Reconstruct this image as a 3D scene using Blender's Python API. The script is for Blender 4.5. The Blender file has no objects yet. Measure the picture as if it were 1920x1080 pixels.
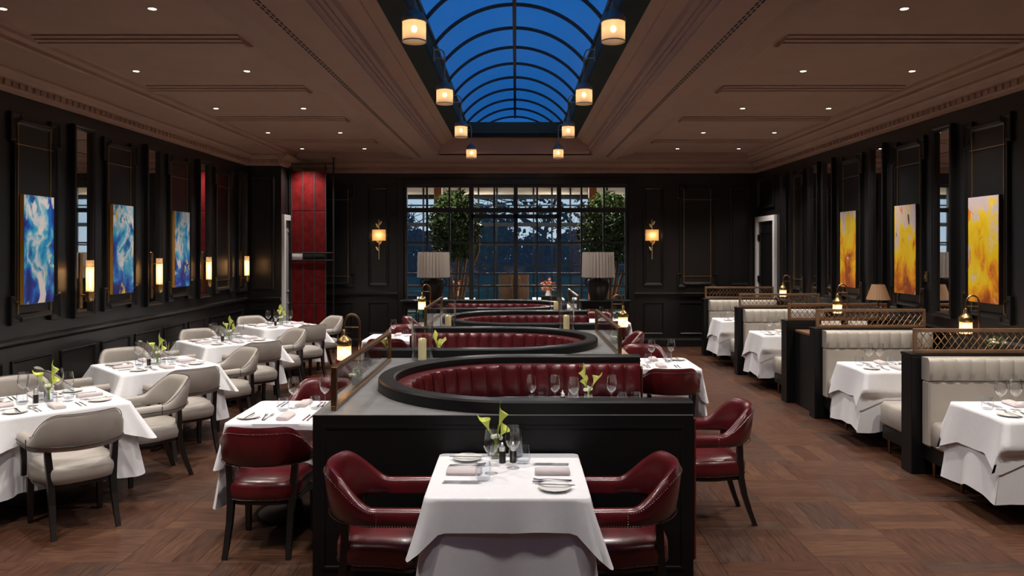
import bpy, bmesh, math, random
from math import pi, sin, cos, sqrt, exp, atan2, radians
from mathutils import Vector, Matrix
random.seed(7)
S = bpy.context.scene
COL = S.collection
# ------------------------------------------------------------------ camera
F_PX, CX, CY, CAM_H = 1420.0, 967.0, 466.0, 1.95      # pixels of a 1920x1080 frame
cam_d = bpy.data.cameras.new('camera'); cam = bpy.data.objects.new('camera', cam_d); COL.objects.link(cam)
cam.location = (0, 0, CAM_H); cam.rotation_euler = (pi/2, 0, 0)
cam_d.sensor_width = 36.0; cam_d.lens = F_PX/1920*36.0
cam_d.shift_x = -(CX-960)/1920; cam_d.shift_y = (CY-540)/1920
cam_d.clip_start = 0.05; cam_d.clip_end = 500
S.camera = cam
# ------------------------------------------------------------------ world: dusk sky, pale at the horizon
W = bpy.data.worlds.new('dusk_sky'); S.world = W; W.use_nodes = True
nt = W.node_tree; nt.nodes.clear()
tc = nt.nodes.new('ShaderNodeTexCoord'); sx = nt.nodes.new('ShaderNodeSeparateXYZ')
rp = nt.nodes.new('ShaderNodeValToRGB'); bg = nt.nodes.new('ShaderNodeBackground'); ow = nt.nodes.new('ShaderNodeOutputWorld')
nt.links.new(tc.outputs['Generated'], sx.inputs[0]); nt.links.new(sx.outputs['Z'], rp.inputs[0])
nt.links.new(rp.outputs[0], bg.inputs[0]); nt.links.new(bg.outputs[0], ow.inputs[0])
e = rp.color_ramp.elements
e[0].position = 0.0; e[0].color = (.78, .90, 1.0, 1)
e[1].position = 0.30; e[1].color = (.0, .105, .40, 1)
x = e.new(0.085); x.color = (.58, .80, 1.0, 1)
x = e.new(0.15); x.color = (.0, .10, .40, 1)
x = e.new(1.0); x.color = (.0, .08, .31, 1)
bg.inputs[1].default_value = 1.0
# ------------------------------------------------------------------ view
S.view_settings.view_transform = 'Standard'; S.view_settings.look = 'None'
S.view_settings.exposure = 0.0; S.view_settings.gamma = 1.0; S.view_settings.use_curve_mapping = False
DOWN_W, PEND_W, SCONCE_W, TLAMP_W = 170.0, 1.7, 3.0, 1.5     # lamp powers used by the lamp builders below

PEND_DOWN = 130.0
# ------------------------------------------------------------------ materials
M = {}
def mat(name, col, rough=.5, metal=0., spec=.5, nscale=0, namt=0., bump=0., bscale=80., coat=0., stretch=(1,1,1), sheen=0., trans=0.):
    m = bpy.data.materials.new(name); m.use_nodes = True; t = m.node_tree
    b = t.nodes['Principled BSDF']
    b.inputs['Base Color'].default_value = (*col, 1); b.inputs['Roughness'].default_value = rough
    b.inputs['Metallic'].default_value = metal; b.inputs['Specular IOR Level'].default_value = spec
    if coat: b.inputs['Coat Weight'].default_value = coat; b.inputs['Coat Roughness'].default_value = .15
    if sheen: b.inputs['Sheen Weight'].default_value = sheen
    if nscale or bump:
        g = t.nodes.new('ShaderNodeNewGeometry'); mp = t.nodes.new('ShaderNodeMapping'); mp.inputs['Scale'].default_value = stretch
        t.links.new(g.outputs['Position'], mp.inputs[0])
    if nscale:
        n = t.nodes.new('ShaderNodeTexNoise'); n.inputs['Scale'].default_value = nscale; n.inputs['Detail'].default_value = 5
        t.links.new(mp.outputs[0], n.inputs['Vector'])
        r = t.nodes.new('ShaderNodeMapRange'); r.inputs[1].default_value = .3; r.inputs[2].default_value = .7
        r.inputs[3].default_value = 1-namt; r.inputs[4].default_value = 1+namt
        t.links.new(n.outputs[0], r.inputs[0])
        mx = t.nodes.new('ShaderNodeVectorMath'); mx.operation = 'SCALE'; mx.inputs[0].default_value = col
        t.links.new(r.outputs[0], mx.inputs['Scale']); t.links.new(mx.outputs[0], b.inputs['Base Color'])
    if bump:
        n2 = t.nodes.new('ShaderNodeTexNoise'); n2.inputs['Scale'].default_value = bscale; n2.inputs['Detail'].default_value = 4
        t.links.new(mp.outputs[0], n2.inputs['Vector'])
        bp = t.nodes.new('ShaderNodeBump'); bp.inputs['Strength'].default_value = bump; bp.inputs['Distance'].default_value = .01
        t.links.new(n2.outputs[0], bp.inputs['Height']); t.links.new(bp.outputs[0], b.inputs['Normal'])
    M[name] = m; return m
def emis(name, col, s):
    m = bpy.data.materials.new(name); m.use_nodes = True; t = m.node_tree; t.nodes.clear()
    e_ = t.nodes.new('ShaderNodeEmission'); e_.inputs[0].default_value = (*col, 1); e_.inputs[1].default_value = s
    o = t.nodes.new('ShaderNodeOutputMaterial'); t.links.new(e_.outputs[0], o.inputs[0]); M[name] = m; return m
def thin_glass(name, tint=(1,1,1), ior=1.45, boost=1.0, rough=.02, base=0.0):
    m = bpy.data.materials.new(name); m.use_nodes = True; t = m.node_tree; t.nodes.clear()
    tr = t.nodes.new('ShaderNodeBsdfTransparent'); tr.inputs[0].default_value = (*tint, 1)
    gl = t.nodes.new('ShaderNodeBsdfGlossy'); gl.inputs['Roughness'].default_value = rough
    lw = t.nodes.new('ShaderNodeLayerWeight'); lw.inputs[0].default_value = .5
    fr = t.nodes.new('ShaderNodeMath'); fr.operation = 'POWER'; fr.inputs[1].default_value = ior; t.links.new(lw.outputs['Facing'], fr.inputs[0])
    ma = t.nodes.new('ShaderNodeMath'); ma.operation = 'MULTIPLY_ADD'; ma.inputs[1].default_value = boost; ma.inputs[2].default_value = base; ma.use_clamp = True
    mx = t.nodes.new('ShaderNodeMixShader'); o = t.nodes.new('ShaderNodeOutputMaterial')
    t.links.new(fr.outputs[0], ma.inputs[0]); t.links.new(ma.outputs[0], mx.inputs[0])
    t.links.new(tr.outputs[0], mx.inputs[1]); t.links.new(gl.outputs[0], mx.inputs[2]); t.links.new(mx.outputs[0], o.inputs[0])
    M[name] = m; return m
def lit_glass(name, col, mixt):
    m = bpy.data.materials.new(name); m.use_nodes = True; t = m.node_tree; t.nodes.clear()
    a = t.nodes.new('ShaderNodeBsdfTranslucent'); a.inputs[0].default_value = (*col, 1)
    d = t.nodes.new('ShaderNodeBsdfDiffuse'); d.inputs[0].default_value = (*col, 1)
    tr = t.nodes.new('ShaderNodeBsdfTransparent'); tr.inputs[0].default_value = (*col, 1)
    m1 = t.nodes.new('ShaderNodeMixShader'); m1.inputs[0].default_value = .3
    m2 = t.nodes.new('ShaderNodeMixShader'); m2.inputs[0].default_value = mixt; o = t.nodes.new('ShaderNodeOutputMaterial')
    t.links.new(a.outputs[0], m1.inputs[1]); t.links.new(d.outputs[0], m1.inputs[2])
    t.links.new(m1.outputs[0], m2.inputs[1]); t.links.new(tr.outputs[0], m2.inputs[2]); t.links.new(m2.outputs[0], o.inputs[0])
    M[name] = m; return m
mat('black_paint', (.0075,.007,.0072), .33, spec=.62, bump=.02, bscale=14, stretch=(6,6,1))
mat('black_lacquer', (.006,.006,.0065), .42, spec=.28, bump=.015, bscale=10, stretch=(1,1,6))
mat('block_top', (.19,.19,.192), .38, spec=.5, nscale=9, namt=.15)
mat('ceiling_paint', (.33,.195,.142), .8, nscale=3, namt=.05)
mat('ceiling_trim', (.33,.195,.142), .7, nscale=5, namt=.05)
mat('red_leather', (.086,.0066,.0095), .30, spec=.5, nscale=6, namt=.25, bump=.06, bscale=160, coat=.12)
mat('red_panel', (.10,.005,.006), .6, spec=.1, nscale=9, namt=.35, bump=.1, bscale=40)
mat('grey_leather', (.37,.335,.30), .42, nscale=7, namt=.06, bump=.06, bscale=170)
mat('piping', (.03,.025,.023), .5)
mat('cream_leather', (.47,.43,.38), .42, nscale=6, namt=.05, bump=.05, bscale=150)
mat('dark_wood', (.010,.008,.0075), .35, spec=.5)
mat('linen', (.80,.80,.83), .92, nscale=30, namt=.02, bump=.06, bscale=260, sheen=.1)
mat('napkin', (.60,.53,.53), .9, bump=.1, bscale=300)
mat('brass', (.46,.29,.12), .3, metal=1., nscale=20, namt=.15)
mat('bronze', (.27,.16,.085), .35, metal=1., nscale=14, namt=.2)
mat('bronze_wood', (.20,.105,.055), .4, nscale=12, namt=.2)
mat('antique', (.36,.32,.24), .5, metal=.35, nscale=18, namt=.25)
mat('gilt', (.62,.44,.24), .4, metal=1.)
mat('nickel', (.62,.60,.55), .25, metal=1.)
mat('steel', (.55,.55,.56), .18, metal=1.)
mat('porcelain', (.80,.79,.76), .2)
mat('white_paint', (.72,.70,.70), .5)
mat('grey_paint', (.30,.30,.30), .5)
mat('well_metal', (.016,.022,.019), .75, spec=.15, nscale=8, namt=.2)
mat('well_edge', (.05,.075,.062), .8, spec=.15)
mat('bar_metal', (.008,.010,.014), .45)
mat('window_metal', (.022,.021,.021), .45)
mat('wax', (.95,.84,.50), .5)
M['wax'].node_tree.nodes['Principled BSDF'].inputs['Subsurface Weight'].default_value = .6
M['wax'].node_tree.nodes['Principled BSDF'].inputs['Subsurface Radius'].default_value = (.05,.035,.015)
M['wax'].node_tree.nodes['Principled BSDF'].inputs['Subsurface Scale'].default_value = 1.0
mat('slot', (.004,.004,.004), .8)
mat('joint', (.035,.017,.010), .8)
mat('far_metal', (.004,.0045,.005), .8, spec=.1)
mat('pleat', (.36,.31,.265), .9, bump=.1, bscale=120)
mat('tan_shade', (.30,.17,.085), .7)
mat('dark_ceramic', (.022,.016,.013), .28, nscale=10, namt=.3)
mat('pepper', (.014,.011,.010), .35)
mat('spathe', (.62,.68,.13), .5, nscale=10, namt=.15)
mat('spathe_white', (.80,.80,.62), .5)
mat('stem', (.20,.33,.04), .5)
mat('leafgreen', (.10,.18,.025), .5, nscale=8, namt=.4)
mat('ficus', (.06,.10,.02), .45, nscale=7, namt=.6)
mat('bark', (.22,.12,.06), .8, nscale=14, namt=.35)
mat('petal', (.80,.78,.66), .6)
mat('lawn', (.07,.19,.03), .95, nscale=.5, namt=.3)
mat('far_tree', (.045,.095,.035), .9, nscale=.6, namt=.5)
mat('far_tree_green', (.06,.125,.035), .9, nscale=.6, namt=.5)
mat('far_bark', (.07,.05,.035), .9)
mat('orange_wood', (.42,.13,.035), .5, nscale=5, namt=.2)
mat('oak_cabinet', (.48,.29,.17), .5, nscale=10, namt=.25, stretch=(6,6,1))
mat('cream_soffit', (.85,.74,.58), .8)
mat('stone', (.16,.14,.12), .7, nscale=3, namt=.2)
mat('fence', (.02,.03,.03), .8)
mat('mirror', (.80,.80,.80), .02, metal=1.)
mat('art_edge_gold', (.55,.27,.05), .4)
mat('gilt_leaf', (.72,.54,.30), .4, metal=.25)
mat('cord', (.02,.016,.012), .5)
thin_glass('glass', boost=1.0, ior=2.7, base=.035, rough=.09)
thin_glass('tumbler_glass', tint=(.97,.985,1), boost=.9, ior=3.2, base=.03, rough=.10)
thin_glass('pane', tint=(.96,.98,.99), boost=.5, ior=4.0, base=.01)
thin_glass('roof_pane', tint=(.97,.99,1), boost=.3, ior=5.0, base=.004, rough=.3)
thin_glass('screen_glass', tint=(.93,.945,.93), boost=.6, ior=4.0, base=.03)
lit_glass('ribbed_glass', (.95,.77,.57), .35)
lit_glass('frosted_tube', (.98,.80,.58), .30)
lit_glass('linen_shade', (.95,.72,.42), .30)
emis('bulb', (1.0,.68,.36), 14)
emis('down_lens', (1.0,.80,.55), 16)
mat('cove_paint', (.33,.195,.142), .7, nscale=5, namt=.04)
# floor woods: tones times two grain directions
TONES = [(.068,.028,.0155), (.061,.024,.013), (.075,.032,.018), (.062,.030,.019), (.052,.025,.0165), (.084,.037,.020)]
def wood_floor(i, axis):
    c = TONES[i]
    m = mat('oak_floor_%d%s' % (i, axis), c, .50, spec=.22, nscale=6, namt=.42, bump=.08, bscale=22,
            stretch=(1,9,1) if axis == 'x' else (9,1,1))
    return m
for i in range(6):
    for a in 'xy': wood_floor(i, a)

def painting(name, stops, lo, accents, seed):
    """abstract brushwork: warped noise plus height drives a ramp; blotches of accent colours on top"""
    m = bpy.data.materials.new(name); m.use_nodes = True; t = m.node_tree; N = t.nodes.new; L = t.links.new
    b = t.nodes['Principled BSDF']; b.inputs['Roughness'].default_value = .55
    tcn = N('ShaderNodeTexCoord'); mp = N('ShaderNodeMapping'); mp.inputs['Location'].default_value = (seed*3.1, seed*1.7, seed*.9)
    mp.inputs['Scale'].default_value = (2.2, 2.2, 1.5)
    L(tcn.outputs['Object'], mp.inputs[0])
    w = N('ShaderNodeTexNoise'); w.inputs['Scale'].default_value = 1.7; w.inputs['Detail'].default_value = 5; w.inputs['Roughness'].default_value = .55; w.inputs['Distortion'].default_value = .5
    L(mp.outputs[0], w.inputs['Vector'])
    sp = N('ShaderNodeSeparateXYZ'); L(tcn.outputs['Object'], sp.inputs[0])
    ma = N('ShaderNodeMath'); ma.operation = 'MULTIPLY_ADD'; ma.inputs[1].default_value = lo; ma.inputs[2].default_value = .03
    L(sp.outputs['Z'], ma.inputs[0])
    ad = N('ShaderNodeMath'); ad.operation = 'MULTIPLY_ADD'; ad.inputs[1].default_value = 2.1
    L(w.outputs[0], ad.inputs[0]); 
    sb = N('ShaderNodeMath'); sb.operation = 'SUBTRACT'; sb.inputs[1].default_value = .55
    L(ma.outputs[0], ad.inputs[2]); L(ad.outputs[0], sb.inputs[0])
    r = N('ShaderNodeValToRGB'); L(sb.outputs[0], r.inputs[0]); el = r.color_ramp.elements
    r.color_ramp.interpolation = 'EASE'
    for i, (p, c) in enumerate(stops):
        q = el[i] if i < 2 else el.new(p)
        q.position = p; q.color = (*c, 1)
    cur = r.outputs[0]
    for k, (c, sc, th) in enumerate(accents):
        v = N('ShaderNodeTexNoise'); v.inputs['Scale'].default_value = sc; v.inputs['Detail'].default_value = 3; v.inputs['Distortion'].default_value = .8
        mp2 = N('ShaderNodeMapping'); mp2.inputs['Location'].default_value = (seed*5+k*7.3, k*3.7+seed, k*2.2); mp2.inputs['Scale'].default_value = (1.4,1.4,1.0)
        L(tcn.outputs['Object'], mp2.inputs[0]); L(mp2.outputs[0], v.inputs['Vector'])
        rr = N('ShaderNodeMapRange'); rr.inputs[1].default_value = th; rr.inputs[2].default_value = th+.045
        L(v.outputs[0], rr.inputs[0])
        mx = N('ShaderNodeMix'); mx.data_type = 'RGBA'; L(rr.outputs[0], mx.inputs[0]); L(cur, mx.inputs[6]); mx.inputs[7].default_value = (*c, 1)
        cur = mx.outputs[2]
    L(cur, b.inputs['Base Color'])
    M[name] = m; return m
BLUE = [(0.18,(.004,.012,.16)), (.34,(.006,.045,.38)), (.46,(.01,.16,.55)), (.56,(.03,.38,.62)), (.66,(.30,.55,.68)), (.74,(.62,.66,.70)), (.86,(.04,.34,.58)), (1.0,(.01,.08,.35))]
YEL = [(0.08,(.30,.06,.006)), (.24,(.58,.16,.006)), (.38,(.80,.34,.006)), (.50,(.85,.56,.004)), (.70,(.88,.62,.02)), (.84,(.70,.55,.45)), (1.0,(.62,.52,.55))]
for k in range(3):
    painting('art_blue_%d' % k, BLUE, .42, [((.75,.72,.70), 2.6, .60), ((.80,.58,.05), 3.4, .645), ((.004,.01,.10), 4.0, .66)], 1.3+k*2.17)
    painting('art_yellow_%d' % k, YEL, .75, [((.80,.22,.02), 4.2, .64), ((.72,.62,.60), 6.0, .68), ((.06,.05,.06), 6.5, .71)], 4.1+k*1.63)

# ------------------------------------------------------------------ mesh builder
class MB:
    def __init__(s): s.v = []; s.f = []; s.mi = []; s.cur = 0
    def add(s, vs, fs):
        n = len(s.v); s.v += [tuple(p) for p in vs]; s.f += [tuple(i+n for i in f) for f in fs]; s.mi += [s.cur]*len(fs); return s
    def box(s, x0, x1, y0, y1, z0, z1, ch=0):
        if x0 > x1: x0, x1 = x1, x0
        if y0 > y1: y0, y1 = y1, y0
        if z0 > z1: z0, z1 = z1, z0
        if ch <= 0:
            vs = [(x0,y0,z0),(x1,y0,z0),(x1,y1,z0),(x0,y1,z0),(x0,y0,z1),(x1,y0,z1),(x1,y1,z1),(x0,y1,z1)]
            return s.add(vs, [(0,3,2,1),(4,5,6,7),(0,1,5,4),(1,2,6,5),(2,3,7,6),(3,0,4,7)])
        c = min(ch, (x1-x0)/2.01, (y1-y0)/2.01, (z1-z0)/2.01)
        def ring(d, z): return [(x0+d+(c if 0 else 0), y0+d, z), (x1-d, y0+d, z), (x1-d, y1-d, z), (x0+d, y1-d, z)]
        def oct_(d, z):
            return [(x0+c+d*.4,y0+d,z),(x1-c-d*.4,y0+d,z),(x1-d,y0+c+d*.4,z),(x1-d,y1-c-d*.4,z),(x1-c-d*.4,y1-d,z),(x0+c+d*.4,y1-d,z),(x0+d,y1-c-d*.4,z),(x0+d,y0+c+d*.4,z)]
        return s.loft([oct_(c*.8,z0), oct_(0,z0+c), oct_(0,z1-c), oct_(c*.8,z1)], cap=True)
    def loft(s, rings, cap=False, closed=True, loop=False):
        n = len(rings[0]); vs = [p for r in rings for p in r]; fs = []
        m = len(rings)
        for i in range(m if loop else m-1):
            a = i*n; b = ((i+1) % m)*n
            for j in range(n if closed else n-1):
                k = (j+1) % n
                fs.append((a+j, a+k, b+k, b+j))
        if cap:
            fs.append(tuple(reversed(range(n)))); fs.append(tuple(range((m-1)*n, m*n)))
        return s.add(vs, fs)
    def lathe(s, prof, c=(0,0,0), n=16, cap=True):
        rings = [[(c[0]+r*cos(2*pi*j/n), c[1]+r*sin(2*pi*j/n), c[2]+z) for j in range(n)] for r, z in prof]
        return s.loft(rings, cap)
    def tube(s, pts, r, n=8, cap=True, loop=False):
        P = [Vector(p) for p in pts]; rr = r if isinstance(r, (list, tuple)) else [r]*len(P)
        rings = []; prev = None
        for i, p in enumerate(P):
            if loop: t = P[(i+1) % len(P)]-P[i-1]
            else: t = P[min(i+1, len(P)-1)]-P[max(i-1, 0)]
            t.normalize()
            if prev is None:
                a = Vector((0,0,1)) if abs(t.z) < .9 else Vector((1,0,0))
                u = t.cross(a).normalized()
            else:
                u = (prev-t*prev.dot(t)).normalized()
            prev = u; w = t.cross(u)
            rings.append([p+u*(rr[i]*cos(2*pi*j/n))+w*(rr[i]*sin(2*pi*j/n)) for j in range(n)])
        return s.loft(rings, cap and not loop, loop=loop)
    def prism(s, poly, z0, z1):
        n = len(poly)
        return s.add([(x,y,z0) for x,y in poly]+[(x,y,z1) for x,y in poly],
                     [tuple(reversed(range(n))), tuple(range(n,2*n))]+[(i,(i+1)%n,n+(i+1)%n,n+i) for i in range(n)])
    def sphere(s, c, r, n=8, m=6, sz=1.0):
        prof = [(max(r*sin(pi*i/m), 1e-4), -r*sz*cos(pi*i/m)) for i in range(m+1)]
        return s.lathe(prof, c, n)
    def ball4(s, c, r):
        x,y,z = c
        return s.add([(x+r,y,z),(x-r,y,z),(x,y+r,z),(x,y-r,z),(x,y,z+r),(x,y,z-r)],
                     [(0,2,4),(2,1,4),(1,3,4),(3,0,4),(2,0,5),(1,2,5),(3,1,5),(0,3,5)])
    def xf(s, m):
        s.v = [tuple(m @ Vector(p)) for p in s.v]; return s
    def mesh(s, name, mats, smooth=False, angle=35, fix=True):
        me = bpy.data.meshes.new(name); me.from_pydata(s.v, [], s.f)
        if not isinstance(mats, (list, tuple)): mats = [mats]
        for k in mats: me.materials.append(M[k])
        if len(mats) > 1: me.polygons.foreach_set('material_index', s.mi)
        if fix:
            bm = bmesh.new(); bm.from_mesh(me); bmesh.ops.recalc_face_normals(bm, faces=bm.faces); bm.to_mesh(me); bm.free()
        if smooth:
            me.polygons.foreach_set('use_smooth', [True]*len(me.polygons))
            me.set_sharp_from_angle(angle=radians(angle))
        me.update(); return me
    def build(s, name, mats, parent=None, smooth=False, angle=35, fix=True):
        return link(name, s.mesh(name, mats, smooth, angle, fix), parent)
def link(name, me, parent=None, loc=None, rz=0):
    o = bpy.data.objects.new(name, me); COL.objects.link(o)
    if parent: o.parent = parent
    if loc: o.location = loc
    if rz: o.rotation_euler = (0,0,rz)
    return o
LABELS = {}
def tag(o, label=None, cat=None, group=None, kind=None):
    if label: o['label'] = label; LABELS[label] = LABELS.get(label, 0)+1
    if cat: o['category'] = cat
    if group: o['group'] = group
    if kind: o['kind'] = kind
    return o
def thing(name, label, cat, loc=(0,0,0), rz=0, group=None):
    o = bpy.data.objects.new(name, None); COL.objects.link(o); o.empty_display_size = .05
    o.location = loc; o.rotation_euler = (0,0,rz); return tag(o, label, cat, group)
def struct(o): o['kind'] = 'structure'; return o
def dup(root, loc, rz=0, label=None, group=None):
    def cp(o, parent):
        c = o.copy(); COL.objects.link(c); c.parent = parent
        for ch in KIDS.get(o.name, []): cp(ch, c)
        return c
    r = cp(root, None); r.location = loc; r.rotation_euler = (0,0,rz)
    tag(r, label, None, group); return r
KIDS = {}
def freeze(root):
    """remember the children of a prototype so that dup() needs no scene scan"""
    for o in COL.objects:
        if o.parent: KIDS.setdefault(o.parent.name, [])
    def rec(o):
        KIDS[o.name] = [c for c in COL.objects if c.parent == o]
        for c in KIDS[o.name]: rec(c)
    rec(root); return root
def place(protos, key, maker, loc, rz, label, group=None):
    """first use builds the thing, later uses copy it"""
    if key not in protos:
        r = maker(); protos[key] = freeze(r); r.location = loc; r.rotation_euler = (0,0,rz)
        tag(r, label, None, group); return r
    return dup(protos[key], loc, rz, label, group)
PROTO = {}
def light(name, kind, loc, power, col, parent=None, size=.03, spot=None, blend=.5, rot=None):
    l = bpy.data.lights.new(name, kind); l.energy = power; l.color = col; l.shadow_soft_size = size
    if kind == 'SPOT': l.spot_size = radians(spot); l.spot_blend = blend
    o = bpy.data.objects.new(name, l); COL.objects.link(o); o.location = loc
    if rot: o.rotation_euler = rot
    if parent: o.parent = parent
    return o
WARM = (1.0, .92, .83)
# ================================================================== ROOM SHELL
XL, XR, YB, YF = -4.86, 4.78, 15.05, -2.6
ZW = 3.445                       # top of the dark panelling
YC, XA = 13.69, -4.24            # left corner block: its face and its return
def wallmap(side):
    if side == 'L': return lambda u, v, w: (XL+w, u, v)
    if side == 'R': return lambda u, v, w: (XR-w, u, v)
    if side == 'B': return lambda u, v, w: (u, YB-w, v)
    if side == 'C': return lambda u, v, w: (u, YC-w, v)
    if side == 'A': return lambda u, v, w: (XA+w, u, v)
def sweep_frame(pts, prof, mp):
    """mitred moulding along a closed outline; prof = (inward offset, height)"""
    n = len(pts); rings = []
    area = sum(pts[i][0]*pts[(i+1) % n][1]-pts[(i+1) % n][0]*pts[i][1] for i in range(n))
    sg = 1 if area > 0 else -1
    mb = MB(); vs = []
    for i in range(n):
        a, b, c = Vector(pts[i-1]), Vector(pts[i]), Vector(pts[(i+1) % n])
        d1 = (b-a).normalized(); d2 = (c-b).normalized()
        n1 = Vector((-d1.y, d1.x))*sg; n2 = Vector((-d2.y, d2.x))*sg
        mt = (n1+n2); mt = mt/max(mt.dot(n1), .2)
        vs.append([mp(b.x+mt.x*o, b.y+mt.y*o, h) for o, h in prof])
    mb.loft(vs, closed=False, loop=True); return mb
def rect(a0, a1, b0, b1): return [(a0,b0),(a1,b0),(a1,b1),(a0,b1)]
MOULD = [(0,.0),(0,.035),(.016,.040),(.024,.024),(.036,.024),(.048,.008),(.055,.0)]
SMALL = [(0,.0),(0,.016),(.012,.018),(.024,.006),(.028,.0)]
def lines(mp, segs, r=.004, w=.006):
    mb = MB()
    for (u0,v0,u1,v1) in segs:
        if u0 == u1: pts = [(u0-r,v0),(u0+r,v0),(u0+r,v1),(u0-r,v1)]
        else: pts = [(u0,v0-r),(u1,v0-r),(u1,v0+r),(u0,v0+r)]
        mb.add([mp(*p, .0005) for p in pts]+[mp(*p, w) for p in pts], [(4,5,6,7),(0,1,5,4),(1,2,6,5),(2,3,7,6),(3,0,4,7)])
    return mb
def crossette(u, a, z0, z1, ear=.05, eh=.28, st=.05, mid=.12):
    return [(u-a-ear,z0),(u-a+mid,z0),(u-a+mid,z0+st),(u+a-mid,z0+st),(u+a-mid,z0),(u+a+ear,z0),(u+a+ear,z0+eh),(u+a,z0+eh),
            (u+a,z1-eh),(u+a+ear,z1-eh),(u+a+ear,z1),(u+a-mid,z1),(u+a-mid,z1-st),(u-a+mid,z1-st),(u-a+mid,z1),(u-a-ear,z1),
            (u-a-ear,z1-eh),(u-a,z1-eh),(u-a,z0+eh),(u-a-ear,z0+eh)]
def art_panel(wall, side, u, a=.345, z0=1.21, z1=3.27, gilt=True):
    mp = wallmap(side)
    sweep_frame(crossette(u, a, z0, z1), MOULD, mp).build('panel_molding', 'black_paint', wall)
    if gilt:
        g = a-.085
        for seg in ((u-g, z0+.06, u-g, z1-.06), (u+g, z0+.06, u+g, z1-.06), (u-a+.05, z1-.30, u+a-.05, z1-.30), (u-a+.05, z0+.22, u+a-.05, z0+.22)):
            lines(mp, [seg], .0034, .014).build('gilt_line', 'gilt', wall)
def plain_panel(wall, side, u0, u1, z0, z1, prof=MOULD):
    sweep_frame(rect(u0,u1,z0,z1), prof, wallmap(side)).build('panel_molding', 'black_paint', wall)
def rail(wall, side, u0, u1, name='chair_rail', z=1.0, prof=((0,-.0),(.03,-.0),(.05,.03),(.055,.06),(.02,.075),(0,.075))):
    mp = wallmap(side); mb = MB()
    mb.loft([[mp(u, z+dz, max(w, .0005)) for w, dz in prof] for u in (u0, u1)], cap=True)
    mb.build(name, 'black_paint', wall)
def baseboard(side, u0, u1, nm):
    mp = wallmap(side); mb = MB()
    mb.loft([[mp(u, dz, w) for w, dz in ((.0005,.001),(.022,.001),(.022,.13),(.012,.16),(.0005,.165))] for u in (u0, u1)], cap=True)
    struct(mb.build(nm, 'black_paint'))
T = .16
TOPW = 3.9
wl = struct(MB().box(XL-T, XL, YF-T, YC, 0, TOPW).build('wall_left', 'black_paint'))
wr = struct(MB().box(XR, XR+T, YF-T, YB+T, 0, TOPW).build('wall_right', 'black_paint'))
wf = struct(MB().box(XL, XR, YF-T, YF, 0, TOPW).build('wall_front', 'black_paint'))
# corner block on the left: front face and the return with the doorway
wc = MB(); wc.box(XL-T, XA-.14, YC, YC+.14, 0, TOPW)
wc.box(XA-.14, XA, YC, YC+.14, 0, TOPW); wc.box(XA-.14, XA, YC+.75, YB+T, 0, TOPW); wc.box(XA-.14, XA, YC+.14, YC+.75, 2.52, TOPW)
wc = struct(wc.build('wall_alcove', 'black_paint'))
# back wall with the big window opening
WX0, WX1, WZ = -2.226, 2.236, 3.22
wb = MB(); wb.box(XA, WX0, YB, YB+T, 0, TOPW); wb.box(WX1, XR, YB, YB+T, 0, TOPW); wb.box(WX0, WX1, YB, YB+T, WZ, TOPW)
wb = struct(wb.build('wall_back', 'black_paint'))
# floor slab with recessed joints; parquet pieces are its children
FB = struct(MB().box(XL, XR, YF, YB, -.12, -.012).build('floor', 'joint'))
BX, BY, X0, Y0 = .62, .560, 1.89, 4.71
blocks = []
i0, i1 = int(math.floor((XL-X0)/BX)), int(math.ceil((XR-X0)/BX)); j0, j1 = int(math.floor((YF-Y0)/BY)), int(math.ceil((YB-Y0)/BY))
rnd = random.Random(3)
planks = []
for i in range(i0, i1):
    for j in range(j0, j1):
        xa, xb = max(X0+i*BX, XL), min(X0+(i+1)*BX, XR); ya, yb = max(Y0+j*BY, YF), min(Y0+(j+1)*BY, YB)
        if xb-xa < .02 or yb-ya < .02: continue
        n = 4 if (i*7+j*3) % 3 else 5
        for k in range(n):
            if k == 0: fam = rnd.choice([[0,0,1,2],[1,1,4,0],[2,5,0,2],[3,4,3,1],[0,3,1,5]])
            t = rnd.choice(fam)
            if (i+j) % 2: # boards along y
                a, b = X0+i*BX+k*BX/n, X0+i*BX+(k+1)*BX/n
                a, b = max(a, xa), min(b, xb)
                if b-a > .01: planks.append((a, b, ya, yb, t, 'y'))
            else:
                a, b = Y0+j*BY+k*BY/n, Y0+j*BY+(k+1)*BY/n
                a, b = max(a, ya), min(b, yb)
                if b-a > .01: planks.append((xa, xb, a, b, t, 'x'))
def seen(p):
    xm, ym = (p[0]+p[1])/2, (p[2]+p[3])/2
    if ym < 3.2: return 0
    px = CX+xm/ym*F_PX; py = CY+CAM_H/ym*F_PX
    if px < -20 or px > 1940 or py > 1130: return 0
    if -1.2 < xm < 1.05 and ym > 4.5: return 0            # under the banquette block
    if xm > 3.6 and ym > 5: return 0
    if xm < -3.9: return 0
    return (p[1]-p[0])*(p[3]-p[2])/ym**3
planks.sort(key=seen, reverse=True)
GAP = .0008
pm = {}
def plank_mesh(p):
    a, b, c, d, t, ax = p; key = (round(b-a, 3), round(d-c, 3), t, ax)
    if key not in pm:
        w, h = b-a-2*GAP, d-c-2*GAP
        mb = MB(); e_ = .0012
        mb.loft([[(-w/2,-h/2,-.012),(w/2,-h/2,-.012),(w/2,h/2,-.012),(-w/2,h/2,-.012)], [(-w/2,-h/2,-e_),(w/2,-h/2,-e_),(w/2,h/2,-e_),(-w/2,h/2,-e_)],
                 [(-w/2+e_,-h/2+e_,0),(w/2-e_,-h/2+e_,0),(w/2-e_,h/2-e_,0),(-w/2+e_,h/2-e_,0)]], cap=True)
        pm[key] = mb.mesh('plank', 'oak_floor_%d%s' % (t, ax))
    return pm[key]
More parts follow.
